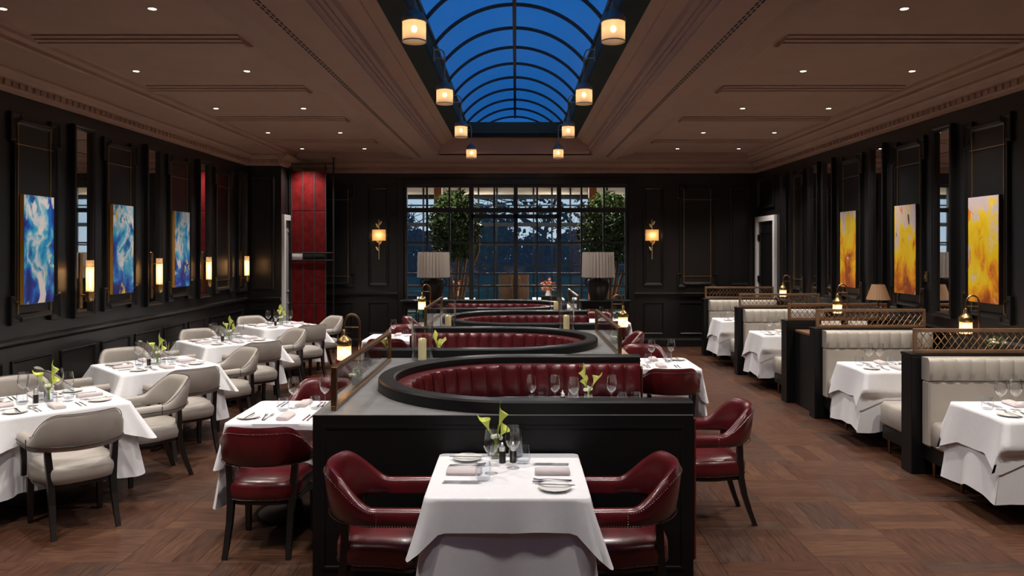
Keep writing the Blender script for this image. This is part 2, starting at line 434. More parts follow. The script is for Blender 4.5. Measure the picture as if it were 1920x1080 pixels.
for p in planks[:300]:
    link('plank', plank_mesh(p), FB, ((p[0]+p[1])/2, (p[2]+p[3])/2, 0))
mb = MB()
for p in planks[300:]:
    a, b, c, d, t, ax = p; mb.cur = t*2+(ax == 'y'); e_ = .0012
    mb.loft([[(a+GAP,c+GAP,-.012),(b-GAP,c+GAP,-.012),(b-GAP,d-GAP,-.012),(a+GAP,d-GAP,-.012)], [(a+GAP,c+GAP,-e_),(b-GAP,c+GAP,-e_),(b-GAP,d-GAP,-e_),(a+GAP,d-GAP,-e_)],
             [(a+GAP+e_,c+GAP+e_,0),(b-GAP-e_,c+GAP+e_,0),(b-GAP-e_,d-GAP-e_,0),(a+GAP+e_,d-GAP-e_,0)]], cap=True)
tag(mb.build('parquet_planks', ['oak_floor_%d%s' % (i, a) for i in range(6) for a in 'xy'], FB, fix=False), kind='stuff')

# ---- panelling
ART_L = [7.64, 9.28, 10.92, 12.56]; MIR_L = [8.46, 10.10, 11.74, 13.36]
ART_R = [7.66, 9.20, 10.78]; MIR_R = [8.42, 9.95, 11.52, 12.07]
for u in ART_L: art_panel(wl, 'L', u)
for u in ART_R: art_panel(wr, 'R', u)
art_panel(wr, 'R', 12.82, a=.26)
plain_panel(wr, 'R', 13.30, 13.62, 1.21, 3.27)
plain_panel(wr, 'R', 13.95, 14.9, 2.72, 3.30)
for u in (4.4, 6.0): art_panel(wl, 'L', u, gilt=False); art_panel(wr, 'R', u, gilt=False)
rail(wl, 'L', YF, YC); rail(wr, 'R', YF, 13.8)
for k in range(16):
    u = 1.3+k*.79
    if u < 13.2: plain_panel(wl, 'L', u-.33, u+.33, .28, .86, SMALL)
    if u < 13.2: plain_panel(wr, 'R', u-.33, u+.33, .28, .86, SMALL)
baseboard('L', YF, YC, 'baseboard_left'); baseboard('R', YF, 13.8, 'baseboard_right')
baseboard('B', XA, WX0, 'baseboard_back'); baseboard('B', WX1, XR, 'baseboard_back_right'); baseboard('C', XL, XA, 'baseboard_alcove')
plain_panel(wc, 'C', -4.78, -4.36, 1.21, 3.25); plain_panel(wc, 'C', -4.78, -4.36, .28, .86, SMALL); rail(wc, 'C', XL, XA)
def bx(px): return (px-CX)*YB/F_PX
for s, inner in ((-1, WX0), (1, WX1)):
    def o(d): return inner+s*d
    for a, b, kind in ((.30, .70, 'p'), (1.02, 1.72, 'a'), (2.02, 2.42, 'p')):
        u0, u1 = sorted((o(a), o(b)))
        if u0 < XA+.02: continue
        if kind == 'p': plain_panel(wb, 'B', u0, u1, 1.21, 3.18)
        else: art_panel(wb, 'B', (u0+u1)/2, a=(u1-u0)/2, z0=1.18, z1=3.22)
        plain_panel(wb, 'B', u0, u1, .25, .88, SMALL)
rail(wb, 'B', XA, WX0-.12); rail(wb, 'B', WX1+.12, XR)
for s, xx in ((-1, WX0), (1, WX1)):      # architrave beside the window
    a, b = sorted((xx, xx+s*.12))
    MB().box(a, b, YB-.04, YB-.0005, 0, WZ+.12, .008).build('architrave', 'black_paint', wb)
MB().box(WX0, WX1, YB-.04, YB-.0005, WZ, WZ+.12, .008).build('architrave', 'black_paint', wb)

# ================================================================== CEILING
ZB, ZC, ZR, ZV = 3.64, 3.76, 3.95, 4.195
YE = 13.66
XE0, XE1 = -4.17, 4.39           # outer coffer edges
XI0, XI1 = -2.29, 2.24           # inner coffer edges
ce = MB()
def slab(x0, x1, y0, y1, z, t=.14): ce.box(x0, x1, y0, y1, z, z+t)
YCE, YCS = 14.30, -2.0
slab(XL, XE0, YF, YB, ZB, .3); slab(XE1, XR, YF, YB, ZB, .3)                    # perimeter soffits
slab(XE0, XE1, YCE, YB, ZB, .3); slab(XE0, XE1, YF, YCS, ZB, .3)
for a, b in ((XE0, XI0), (XI1, XE1)):
    slab(a, b, YCS, YCE, ZC)
    for y0, y1 in ((YCE-.05, YCE),): ce.box(a, b, y0, y1, ZB+.05, ZC)
slab(-1.93, -1.43, YCS, YCE, ZB, .3); slab(1.40, 1.90, YCS, YCE, ZB, .3)
slab(-1.43, 1.40, YE+.05, YCE, ZB, .3); slab(-1.43, 1.40, YCS, YCS+.2, ZB, .3)
CE = struct(ce.build('ceiling', 'ceiling_paint'))
# small ogee at the coffer edges
for x, s in ((-1.93, -1), (1.90, 1)):
    pr = [(0,ZB+.0),(.012*s,ZB+.018),(.025*s,ZB+.022),(.32*s,ZC-.022),(.33*s,ZC-.006),(.36*s,ZC-.001),(0,ZC-.001)]
    MB().loft([[(x+dx, y, z) for dx, z in pr] for y in (YCS, YCE)], cap=True).build('beam_flank', 'cove_paint', CE)
for x, s, nm in ((XE0, 1, 'coffer_molding'), (XE1, -1, 'coffer_molding')):
    pr = [(0,ZB+.0),(.02*s,ZB+.012),(.02*s,ZB+.045),(.05*s,ZB+.075),(.06*s,ZB+.105),(.075*s,ZC-.001),(0,ZC-.001)]
    MB().loft([[(x+dx, y, z) for dx, z in pr] for y in (YCS, YCE)], cap=True).build(nm, 'ceiling_trim', CE)
# stepped cross beams between the coffers
for yb in (2.6, 4.6, 6.59, 8.58, 10.56, 12.75):
    for a, b in ((XE0+.06, XI0-.06), (XI1+.06, XE1-.06)):
        pr = [(-.19,ZC),(-.19,ZC-.012),(-.13,ZC-.018),(-.13,ZC-.030),(-.07,ZC-.035),(-.07,ZC-.045),(.07,ZC-.045),(.07,ZC-.035),(.13,ZC-.030),(.13,ZC-.018),(.19,ZC-.012),(.19,ZC)]
        MB().loft([[(x, yb+dy, z) for dy, z in pr] for x in (a, b)], cap=True).build('cross_beam', 'ceiling_paint', CE)
# cove up to the skylight: mouldings on both flanks and the end face
cov = [(-.02,ZB-.003),(.0,ZB-.003),(.004,ZB+.012),(.018,ZB+.03),(.03,ZB+.04),(.03,ZB+.065),(.055,ZB+.075),(.055,ZB+.10),(.085,ZB+.12),(.10,ZB+.17),(.21,ZB+.235),(.22,ZB+.25),(.31,ZR)]
for x, s in ((-1.43, 1), (1.40, -1)):
    MB().loft([[(x+dx*s, y, z) for dx, z in cov]+[(x, y, ZR)] for y in (YCS+.2, YE+.05)], cap=True).build('skylight_cove', 'cove_paint', CE)
cov2 = [(0,ZB),(0,ZB+.02),(.02,ZB+.03),(.02,ZB+.05),(.04,ZB+.06),(.045,ZR)]
MB().loft([[(x, YE+.05-dy, z) for dy, z in cov2]+[(x, YE+.06, ZR), (x, YE+.06, ZB)] for x in (-1.36, 1.33)], cap=True).build('skylight_cove', 'cove_paint', CE)
# cornice under the soffit with a dentil band
cor = [(0,ZW),(.025,ZW),(.03,ZW+.03),(.055,ZW+.04),(.055,ZW+.105),(.085,ZW+.115),(.11,ZW+.15),(.15,ZB-.02),(.15,ZB),(0,ZB)]
def cornice(mp, u0, u1, dent=True):
    MB().loft([[mp(u, z, max(w, .0005)) for w, z in cor] for u in (u0, u1)], cap=True).build('cornice', 'ceiling_trim', CE)
    if dent:
        mb = MB(); n = int((u1-u0)/.11)
        for k in range(n):
            u = u0+.055+k*(u1-u0-.0)/n
            P = [mp(u+a, ZW+zz, w) for a in (-.03,.03) for zz in (.048,.098) for w in (.054,.074)]
            mb.add(P, [(0,1,3,2),(4,6,7,5),(0,4,5,1),(2,3,7,6),(1,5,7,3),(0,2,6,4)])
        tag(mb.build('dentil_band', 'ceiling_trim', CE, fix=False), kind='stuff')
cornice(wallmap('L'), 2.0, YC); cornice(wallmap('R'), 2.0, YB); cornice(wallmap('B'), XA, XR); cornice(wallmap('C'), XL, XA); cornice(wallmap('A'), YC-.15, YB)
# air slots in the two long beams
for x in (-1.77, 1.68):
    mb = MB(); y = -1.0
    while y < 13.9:
        mb.box(x-.022, x-.006, y, y+.07, ZB-.0015, ZB+.01); mb.box(x+.006, x+.022, y+.05, y+.12, ZB-.0015, ZB+.01); y += .1
    tag(mb.build('air_slots', 'slot', CE), kind='stuff')
# ---- skylight
SKX0, SKX1 = -.90, .87; SC = (SKX0+SKX1)/2; SH = (SKX1-SKX0)/2
sk = struct(MB().box(-1.12, SKX0, YCS+.2, YE, ZR, ZR+.05).box(SKX1, 1.09, YCS+.2, YE, ZR, ZR+.05).box(SKX0, SKX1, YE-.22, YE, ZR, ZR+.05).box(SKX0, SKX1, YCS+.2, YCS+.42, ZR, ZR+.05).build('trim_skylight_well', 'well_metal'))
MB().box(SKX0-.05, SKX0, YCS+.2, YE-.22, ZR+.05, ZV).box(SKX1, SKX1+.05, YCS+.2, YE-.22, ZR+.05, ZV).build('well_side', 'well_edge', sk)
MB().box(SKX0-.05, SKX1+.05, YE-.22, YE-.16, ZR+.05, ZV).build('well_end', 'well_edge', sk)
MB().box(-1.12, SKX0-.05, YCS+.2, 16.1, ZR+.05, ZV).box(SKX1+.05, 1.09, YCS+.2, 16.1, ZR+.05, ZV).box(SKX0-.05, SKX1+.05, YE-.16, 16.1, ZR+.05, ZV-.004).build('roof_curb', 'well_metal', sk)
wk = struct(MB().box(SKX0-.04, SKX0+.02, YCS+.2, 16.1, ZV, ZV+.05).box(SKX1-.02, SKX1+.04, YCS+.2, 16.1, ZV, ZV+.05).build('window_skylight', 'bar_metal'))
RISE = .45; RR = (SH*SH+RISE*RISE)/(2*RISE); ZA0 = ZV+RISE-RR; HA = math.asin(SH/RR)
def arc(a, r=RR): return (SC+r*sin(a), ZA0+r*cos(a))
SP, YA0 = .89, 8.36
mb = MB()
for k in range(25):
    a = -HA+2*HA*k/24
    pass
def arch_mesh():
    mb = MB(); rings = []
    for k in range(25):
        a = -HA+2*HA*k/24; (x1, z1), (x2, z2) = arc(a, RR-.018), arc(a, RR+.018)
        rings.append([(x1,-.013,z1),(x1,.013,z1),(x2,.013,z2),(x2,-.013,z2)])
    return mb.loft(rings, cap=True).mesh('arched_bar', 'bar_metal')
am = arch_mesh()
def pane_mesh(s):
    mb = MB(); a0, a1 = (-HA, -.02) if s < 0 else (.02, HA); rings = []
    for k in range(9):
        a = a0+(a1-a0)*k/8; (x1, z1), (x2, z2) = arc(a, RR), arc(a, RR+.006)
        rings.append([(x1,.02,z1),(x1,SP-.02,z1),(x2,SP-.02,z2),(x2,.02,z2)])
    return mb.loft(rings, cap=True).mesh('roof_pane', 'roof_pane', True)
pmL, pmR = pane_mesh(-1), pane_mesh(1)
for n in range(-11, 9):
    y = YA0+SP*n
    link('arched_bar', am, wk, (0, y, 0))
    if n < 8:
        link('roof_pane', pmL, wk, (0, y, 0)); link('roof_pane', pmR, wk, (0, y, 0))
MB().box(SC-.022, SC+.022, YCS+.3, YA0+SP*8, ZV+RISE-.035, ZV+RISE+.045).build('ridge_bar', 'bar_metal', wk)

# ================================================================== DOORS
def door_frame(nm, mp, u0, u1, zt, leafmat, hinge=True):
    d = MB(); w = .10
    def bxp(mb, ua, ub, va, vb, wa, wb_):
        P = [mp(u, v, w_) for u in (ua, ub) for v in (va, vb) for w_ in (wa, wb_)]
        mb.add(P, [(0,1,3,2),(4,6,7,5),(0,4,5,1),(2,3,7,6),(1,5,7,3),(0,2,6,4)])
    bxp(d, u0, u0+w, 0, zt, .001, .05); bxp(d, u1-w, u1, 0, zt, .001, .05); bxp(d, u0, u1, zt, zt+w, .001, .05)
    bxp(d, u0+w, u0+w+.03, 0, zt, .001, .03); bxp(d, u1-w-.03, u1-w, 0, zt, .001, .03)
    o = struct(d.build(nm, 'white_paint'))
    l = MB(); bxp(l, u0+w+.03, u1-w-.03, .005, zt, .001, .012); lf = l.build('door_leaf', leafmat, o)
    for va, vb in ((.25, .95), (1.15, zt-.2)):
        sweep_frame(rect(u0+w+.14, u1-w-.14, va, vb), [(0,.012),(0,.026),(.02,.026),(.03,.0125)], mp).build('door_panel_molding', leafmat, lf)
    for v in (.4, 1.3, 2.1):
        h = MB(); bxp(h, u1-w-.05, u1-w-.02, v, v+.12, .012, .04); h.build('hinge', 'dark_wood', lf)
    return o
door_frame('door_1', wallmap('R'), 13.86, 14.98, 2.47, 'black_paint')
door_frame('door_2', wallmap('A'), YC+.03, YC+1.0, 2.47, 'grey_paint')

# ================================================================== BACK WINDOW (near layer)
def wx(px): return (px-CX)*(YB+.08)/F_PX
def wz(py): return CAM_H+(CY-py)*(YB+.08)/F_PX
W1 = struct(MB().box(WX0, WX0+.06, YB+.02, YB+.14, 0, WZ).box(WX1-.06, WX1, YB+.02, YB+.14, 0, WZ).box(WX0+.06, WX1-.06, YB+.02, YB+.14, WZ-.05, WZ).build('window_1', 'window_metal'))
vx = [761, 801, 843, 884, 927, 967, 1007, 1048, 1090, 1132, 1173]
V = [wx(p) for p in vx]; V[0] = WX0+.05; V[-1] = WX1-.05
H = [0.08, wz(536), wz(513), wz(455), wz(394), WZ-.04]
for i, x in enumerate(V[1:-1], 1):
    t = .045 if i in (3, 7) else (.04 if i == 5 else .018)
    MB().box(x-t, x+t, YB+.03, YB+.12, 0.001, WZ-.05).build('mullion', 'window_metal', W1)
for j, z in enumerate(H):
    t = .045 if j == 4 else (.05 if j == 0 else .016)
    if j == 5: continue
    MB().box(WX0+.06, WX1-.06, YB+.035, YB+.115, z-t, z+t).build('glazing_bar', 'window_metal', W1)
MB().box(V[3], V[7], YB+.03, YB+.12, wz(405)-.05, wz(405)+.03).build('door_head', 'window_metal', W1)
for i in range(10):
    for j in range(5):
        MB().box(V[i]+.01, V[i+1]-.01, YB+.070, YB+.076, H[j]+.01, H[j+1]-.01).build('pane', 'pane', W1)
for x in (V[5]-.07, V[5]+.07):
    MB().tube([(x, YB+.0, .9), (x, YB-.03, .95), (x, YB-.03, 1.35), (x, YB+.0, 1.4)], .012).build('pull_handle', 'brass', W1)
# ================================================================== BEYOND THE WINDOW
# conservatory
YG = 20.0
cf = struct(MB().box(-7, 7, YB+T+.01, YG+.2, -.12, 0).build('floor_conservatory', 'stone'))
cc = struct(MB().box(-7, 7, YB+T+.01, YG+.6, 3.62, 3.75).build('ceiling_conservatory', 'cream_soffit'))
def gx(px): return (px-CX)*YG/F_PX
def gz(py): return CAM_H+(CY-py)*YG/F_PX
W2 = struct(MB().box(-7, 7, YG, YG+.1, 0, .1).box(-7, 7, YG, YG+.1, gz(351), 3.62).build('window_2', 'window_metal'))
gv = [690+34.5*k for k in range(17)]
GV = [gx(p) for p in gv]; GH = [.1, gz(537), gz(499), gz(459), gz(421), gz(385), gz(369), gz(351)]
for x in GV: MB().box(x-.02, x+.02, YG+.01, YG+.09, .1, GH[-1]).build('mullion', 'far_metal', W2)
for j, z in enumerate(GH[1:-1]):
    t = .06 if j in (5,) else (.05 if j == 3 else .02)
    MB().box(GV[0], GV[-1], YG+.015, YG+.085, z-t, z+t).build('glazing_bar', 'far_metal', W2)
for i in range(16):
    for j in range(len(GH)-1):
        if j == 6: MB().box(GV[i]+.02, GV[i+1]-.02, YG+.04, YG+.07, GH[j]+.05, GH[j+1]).build('soffit_panel', 'cream_soffit', W2)
        else: MB().box(GV[i]+.02, GV[i+1]-.02, YG+.045, YG+.051, GH[j]+.015, GH[j+1]-.015).build('pane', 'pane', W2)
for px, lab in ((821.5, 'lit orange wooden post beyond the window, on the left'), (1111, 'lit orange wooden post beyond the window, on the right')):
    d = 17.6; x = (px-CX)*d/F_PX
    c = thing('wooden_post', lab, 'post', (x, d, 0))
    MB().box(-.09,.09,-.09,.09,0,3.62,.01).build('shaft', 'orange_wood', c)
    MB().box(-.12,.12,-.12,.12,0,.25,.01).build('base_block', 'orange_wood', c)
    MB().box(-.13,.13,-.13,.13,3.5,3.62,.01).build('cap_block', 'orange_wood', c)
# unseen warm downlights added to light the conservatory, the last two for its trees
for k, (x, y) in enumerate(((-3.0,18.6),(-1.0,18.9),(1.0,18.9),(3.0,18.6),(-1.55,15.75),(1.75,15.75))):
    c = thing('recessed_light', 'added unseen ceiling light beyond the window, ' + ('far left','centre left','centre right','far right','before the left tree','before the right tree')[k], 'ceiling light', (x, y, 3.62))
    MB().lathe([(.05,-.003),(.065,-.003),(.065,0),(.05,0)], n=14).build('trim_ring', 'nickel', c)
    MB().lathe([(.045,-.002),(.045,0)], n=12).build('lens', 'down_lens', c)
    light('light', 'SPOT', (0,0,-.03), 420 if k < 4 else 45, WARM, c, .04, 172 if k < 4 else 140, .4)

def leaf_cloud(n, c, r, size, rn, shape=lambda p: True):
    mb = MB()
    while n > 0:
        p = Vector((rn.uniform(-1,1), rn.uniform(-1,1), rn.uniform(-1,1)))
        if p.length > 1 or p.length < rn.random()*.8 or not shape(p): continue
        n -= 1
        q = Vector((c[0]+p.x*r[0], c[1]+p.y*r[1], c[2]+p.z*r[2])); L = size*rn.uniform(.6,1.3)
        d = Vector((rn.gauss(0,1), rn.gauss(0,1), rn.gauss(-.4,.8))).normalized(); s = d.cross(Vector((rn.gauss(0,1), rn.gauss(0,1), rn.gauss(0,1)))).normalized()
        nn = d.cross(s)*.12*L
        mb.add([q, q+d*L*.5+s*L*.26+nn, q+d*L, q+d*L*.5-s*L*.26+nn], [(0,1,2,3)])
    return mb
rn = random.Random(11)
# two indoor trees behind the glass
for px, d, lab, rx, zc, rz_ in ((853, 16.5, 'leafy indoor tree behind the window, left of the glass doors', .56, 2.45, .80), (1140, 16.3, 'leafy indoor tree behind the window, right of the glass doors', .66, 2.40, .78)):
    x = (px-CX)*d/F_PX
    t = thing('indoor_tree', lab, 'tree', (x, d, 0))
    mb = MB().lathe([(.20,0),(.27,.30),(.30,.42),(.28,.42),(.26,.38),(.02,.38)], n=18); mb.build('pot', 'dark_ceramic', t, True)
    tr = MB()
    for a, (dx, dy) in enumerate(((-.05,0),(.10,.05),(.02,-.08),(.16,-.02))):
        tr.tube([(dx*.5,dy*.5,.36),(dx*.9,dy,.8),(dx*1.7,dy*1.2,1.3),(dx*2.6+.05*a-.05,dy*2,1.9),(dx*3.2,dy*3,2.5)], [.055,.045,.04,.03,.012], 7)
    tr.build('trunk', 'bark', t, True)
    tag(leaf_cloud(3400, (0,0,zc), (rx,.55,rz_), .115, rn).build('foliage', 'ficus', t, fix=False), kind='stuff')
# host cabinet of oak right behind the doors
c = thing('oak_cabinet', 'pale oak two-door cabinet seen through the glass doors', 'cabinet', (gx(963)*.0+(963.5-CX)*16.9/F_PX, 16.9, 0))
MB().box(-.33,.33,-.2,.2,0,1.39,.008).build('body', 'oak_cabinet', c)
for s in (-1, 1):
    dr = MB().box(s*.165-.155, s*.165+.155, -.225, -.202, .06, 1.35, .006).build('door', 'oak_cabinet', c)
    MB().tube([(s*.06,-.226,.75),(s*.06,-.25,.78),(s*.06,-.25,1.1),(s*.06,-.226,1.13)], .010).build('handle', 'brass', dr)
# small dining tables set in the conservatory
for k, (px, d) in enumerate(((775, 18.5), (860, 18.2), (1028, 18.3), (1150, 18.4))):
    x = (px-CX)*d/F_PX
    pos = ('far left', 'centre left', 'centre right', 'far right')[k]
    t = thing('terrace_table', 'small white-clothed table beyond the window, %s of the four' % pos, 'table', (x, d, 0))
    MB().box(-.38,.38,-.35,.35,.70,.745,.01).build('table_top', 'linen', t)
    for sx_ in (-1,1):
        for sy in (-1,1): MB().box(sx_*.33-.02, sx_*.33+.02, sy*.3-.02, sy*.3+.02, 0, .70).build('leg', 'dark_wood', t)
    ch = thing('terrace_chair', 'dark open-backed chair at the %s table beyond the window' % pos, 'chair', (x, d-.62, 0), -pi/2)
    MB().box(-.2,.2,-.2,.2,.43,.47,.01).build('seat', 'fence', ch)
    for sx_ in (-1,1):
        for sy in (-1,1): MB().box(sx_*.18-.015, sx_*.18+.015, sy*.18-.015, sy*.18+.015, 0, .43).build('leg', 'fence', ch)
    MB().box(.17,.2,-.2,.2,.74,.86,.008).box(.17,.2,-.2,-.17,.47,.74).box(.17,.2,.17,.2,.47,.74).build('backrest', 'fence', ch)
    if k in (1, 2):
        v = thing('flower_vase', 'bunch of orange flowers on the %s table beyond the window' % pos, 'flowers', (x, d, .7465))
        MB().lathe([(.05,0),(.07,.08),(.05,.17),(.055,.19)], n=12).build('vase', 'porcelain', v, True)
        tag(leaf_cloud(90, (0,0,.31), (.15,.15,.13), .10, rn).build('blossoms', 'orange_wood', v, fix=False), kind='stuff')
# garden
gd = struct(MB().box(-80, 80, YG+.3, 130, -.5, -.25).build('ground_lawn', 'lawn'))
def bare_tree(x, y, h, lab, crown=None, cm='far_tree', nl=900, bare=True, seed=1):
    r = random.Random(seed); t = thing('garden_tree', lab, 'tree', (x, y, -.25)); tr = MB()
    def limb(p, d, L, rad, dep):
        q = p+d*L*.5+Vector((r.gauss(0,.06),r.gauss(0,.06),0))*L; e2 = q+(d+Vector((r.gauss(0,.2),r.gauss(0,.2),r.gauss(0,.12)))).normalized()*L*.5
        tr.tube([p,q,e2], [rad, rad*.8, rad*.6], 5)
        if dep == 0: return
        for _ in range(3 if dep > 1 else 2):
            nd = (d+Vector((r.gauss(0,.75),r.gauss(0,.55),r.gauss(.0,.45)))).normalized(); limb(e2, nd, L*.72, rad*.55, dep-1)
    limb(Vector((0,0,0)), Vector((0,0,1)), h*.30, h*.022, 5 if bare else 3)
    tr.build('trunk', 'far_bark', t, fix=False)
    if crown:
        cz, rx, rz_ = crown
        tag(leaf_cloud(nl, (0,0,cz), (rx, rx*.8, rz_), h*.04, r).build('foliage', cm, t, fix=False), kind='stuff')
    return t
bare_tree(1.6, 42, 10.5, 'tall bare-branched garden tree seen above the glass doors', (5.6, 3.2, 2.6), 'far_tree', 600, True, 5)
bare_tree(-2.8, 55, 9, 'broad dusk-blue garden tree seen left of the doors', (3.2, 3.2, 2.2), 'far_tree_green', 3200, False, 6)
bare_tree(7.4, 47, 10, 'dark garden tree seen right of the doors', (3.2, 3.6, 2.7), 'far_tree', 4200, False, 7)
bare_tree(-9.2, 56, 8, 'conical dark garden tree at the far left of the window', (3.0, 1.9, 2.8), 'far_tree', 2600, False, 8)
hr = random.Random(21)
for k in range(14):
    x = -21+k*3.2+hr.uniform(-.5,.5); h = hr.uniform(3.5, 4.7)
    b = thing('hedge_tree', 'dense low tree in the hedge at the end of the lawn', 'tree', (x, 62+6*(k % 2)+hr.uniform(-1,1), -.25), 0, 'far hedge trees')
    MB().tube([(0,0,0),(.05,0,h*.3),(0,.05,h*.6)], [.2,.16,.08], 6).build('trunk', 'far_bark', b)
    tag(leaf_cloud(2600, (0,0,h*.45), (2.0,1.5,h*.55), .40, hr).build('foliage', 'far_tree_green' if k % 2 else 'far_tree', b, fix=False), kind='stuff')
# low garden fence
gf = thing('garden_fence', 'low dark rail fence across the lawn beyond the window', 'fence', (0, 27, -.25))
for k in range(15): MB().box(-7+k-.04, -7+k+.04, -.04, .04, 0, .95).build('post', 'fence', gf)
for z in (.35,.65,.92): MB().box(-7,7,-.06,-.04,z-.03,z+.03).build('rail', 'fence', gf)

# evening haze over the garden: a real scattering volume between the conservatory glass and the trees
hz = bpy.data.materials.new('evening_haze'); hz.use_nodes = True; t_ = hz.node_tree; t_.nodes.clear()
vs_ = t_.nodes.new('ShaderNodeVolumeScatter'); vs_.inputs['Color'].default_value = (.85,.92,1,1); vs_.inputs['Density'].default_value = .0045
om_ = t_.nodes.new('ShaderNodeOutputMaterial'); t_.links.new(vs_.outputs[0], om_.inputs['Volume']); M['evening_haze'] = hz
tag(MB().box(-45, 45, YG+.6, 100, -.24, 12).build('garden_haze', 'evening_haze'), 'thin blue evening haze over the garden beyond the window', 'haze', None, 'stuff')
# ================================================================== SERPENTINE BANQUETTE BLOCK
BXL, BXR, BTOP, RTOP = -1.20, 1.05, .967, 1.046
PITCH, BY0 = 2.325, 4.475
RO, RI = 1.0, .905            # rim outer and inner radius
UC = .03                    # x of the half circle's centre, for a booth open to +x
def ucurve(r, xend, nseg=28):
    """U outline in the booth frame: open to +x, centre (0,0)"""
    pts = [(xend, -r)]
    for k in range(nseg+1):
        a = -pi/2-pi*k/nseg
        pts.append((r*cos(a), r*sin(a)))
    pts.append((xend, r)); return pts
def usweep(prof, xend, nseg=28):
    """prof = closed list of (radius, z); sweep it along the U"""
    mb = MB(); cols = [ucurve(r, xend, nseg) for r, z in prof]
    rings = [[(cols[i][k][0], cols[i][k][1], prof[i][1]) for i in range(len(prof))] for k in range(len(cols[0]))]
    return mb.loft(rings, cap=True)
ordn = ('first', 'second', 'third', 'fourth')
CH_N = 18
def make_booth(k):
    flip = k % 2                      # 0 opens to the right, 1 to the left
    y0 = BY0+k*PITCH; yc = y0+1.02; y1 = y0+(PITCH-.003 if k < 3 else 2.06)
    sx_ = -1 if flip else 1
    cx = UC if not flip else -.17
    xe = (BXR-cx) if not flip else (cx-BXL)       # straight length from the centre to the open side
    xc = (BXL-cx) if not flip else (cx-BXR)       # closed side, negative
    xc = -abs(xc)
    b = thing('serpentine_banquette', '%s red leather curved banquette in black casing, counted from the camera, open to the %s' % (ordn[k], 'left' if flip else 'right'), 'banquette', (cx, yc, 0), 0)
    def put(mb, name, m, parent, sm=True, ang=35):
        if flip: mb.xf(Matrix.Scale(-1, 4, Vector((1,0,0))))
        return mb.build(name, m, parent, sm, ang)
    ya, yb = y0-yc, y1-yc
    notch = ucurve(RI+.0, xe)
    poly = [(xe, ya), (xc, ya), (xc, yb), (xe, yb)]+list(reversed(notch))
    poly = [(xe, ya)]+[(xc, ya), (xc, yb), (xe, yb)]+[(x_, y_) for x_, y_ in reversed(notch)]
    mb = MB(); mb.prism(poly, .0, BTOP-.004); body = put(mb, 'casing', 'black_lacquer', b, False)
    e2 = .0
    poly2 = [(xe+.0, ya-e2 if k == 0 else ya), (xc-e2, ya-e2 if k == 0 else ya), (xc-e2, yb), (xe, yb)]+[(x_, y_) for x_, y_ in reversed(notch)]
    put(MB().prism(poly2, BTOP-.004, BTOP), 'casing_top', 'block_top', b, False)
    if k == 0:                        # framed panel on the front of the first block
        fr = sweep_frame(rect(xc+.05, xe-.05, .05, BTOP-.06), [(0,0),(0,.004),(.006,.005),(.02,.005),(.026,.001),(.026,0)], lambda u, v, w: (u, ya-max(w,.0005), v))
        put(fr, 'front_molding', 'black_lacquer', body, False)
    rim = [(RO+.012,BTOP+.0005),(RO+.012,RTOP-.012),(RO,RTOP),(RI+.01,RTOP),(RI,RTOP-.01),(RI-.002,BTOP-.08),(RI-.0,BTOP-.08),(RI+.0,BTOP+.0005)]
    put(usweep([(RO+.012,BTOP+.0005),(RO+.012,RTOP-.012),(RO,RTOP),(RI+.0,RTOP),(RI-.012,RTOP-.012),(RI-.012,BTOP+.0005)], xe), 'rim', 'black_lacquer', b)
    # upholstery: plain lower back, channelled upper back, seat
    rb = RI-.014
    put(usweep([(rb,.42),(rb,.735),(rb-.12,.735),(rb-.14,.70),(rb-.15,.42)], xe-.02), 'lower_back', 'red_leather', b)
    ub = thing('x','x','x'); bpy.data.objects.remove(ub); LABELS.pop('x', None)
    z0_, z1_ = .74, .985
    def channel(path, name='channel'):
        """path: list of (inner point, outward unit) across the channel's width"""
        mb = MB(); n = len(path); rings = []
        for q, (p, nrm) in enumerate(path):
            t = q/(n-1); puff = .016*max(0, 1-abs(2*t-1)**3)+.001
            col = []
            for zz, dd in ((z0_, .0), (z0_+.012, .6), (z0_+.10, .95), (z1_-.05, 1.0), (z1_-.018, .75), (z1_-.004, .25), (z1_, -1.6)):
                off = .105+(puff*dd if dd > -1 else -.05) + .03*(1-(zz-z0_)/(z1_-z0_))
                col.append((p[0]-nrm[0]*off, p[1]-nrm[1]*off, zz))
            col.append((p[0]-nrm[0]*.004, p[1]-nrm[1]*.004, z1_)); col.append((p[0]-nrm[0]*.004, p[1]-nrm[1]*.004, z0_))
            rings.append(col)
        mb.loft(rings, cap=True); return mb
    ns = max(1, int(round((xe-.02)/.125))); wS = (xe-.02)/ns
    for s in (-1, 1):
        for q in range(ns):
            path = [((q*wS+wS*t/8+.0, s*rb), (0, s)) for t in range(9)]
            put(channel(path), 'channel', 'red_leather', b, True, 50)
    for q in range(CH_N):
        path = []
        for t in range(9):
            a = pi/2+pi*(q+t/8)/CH_N; path.append(((rb*cos(a), rb*sin(a)), (cos(a), sin(a))))
        put(channel(path), 'channel', 'red_leather', b, True, 50)
    wl_ = MB()
    def welt(p, nrm):
        wl_.tube([(p[0]-nrm[0]*(.105+o_+.03*(1-(zz-z0_)/(z1_-z0_))), p[1]-nrm[1]*(.105+o_+.03*(1-(zz-z0_)/(z1_-z0_))), zz) for zz, o_ in ((z0_,.004),(z0_+.05,.007),(z0_+.15,.009),(z1_-.04,.009),(z1_-.012,.004),(z1_,-.02))], .0042, 5)
    for s in (-1, 1):
        for q in range(1, ns): welt((q*wS, s*rb), (0, s))
    for q in range(CH_N+1):
        a = pi/2+pi*q/CH_N; welt((rb*cos(a), rb*sin(a)), (cos(a), sin(a)))
    put(wl_, 'welts', 'red_leather', b, True, 80)
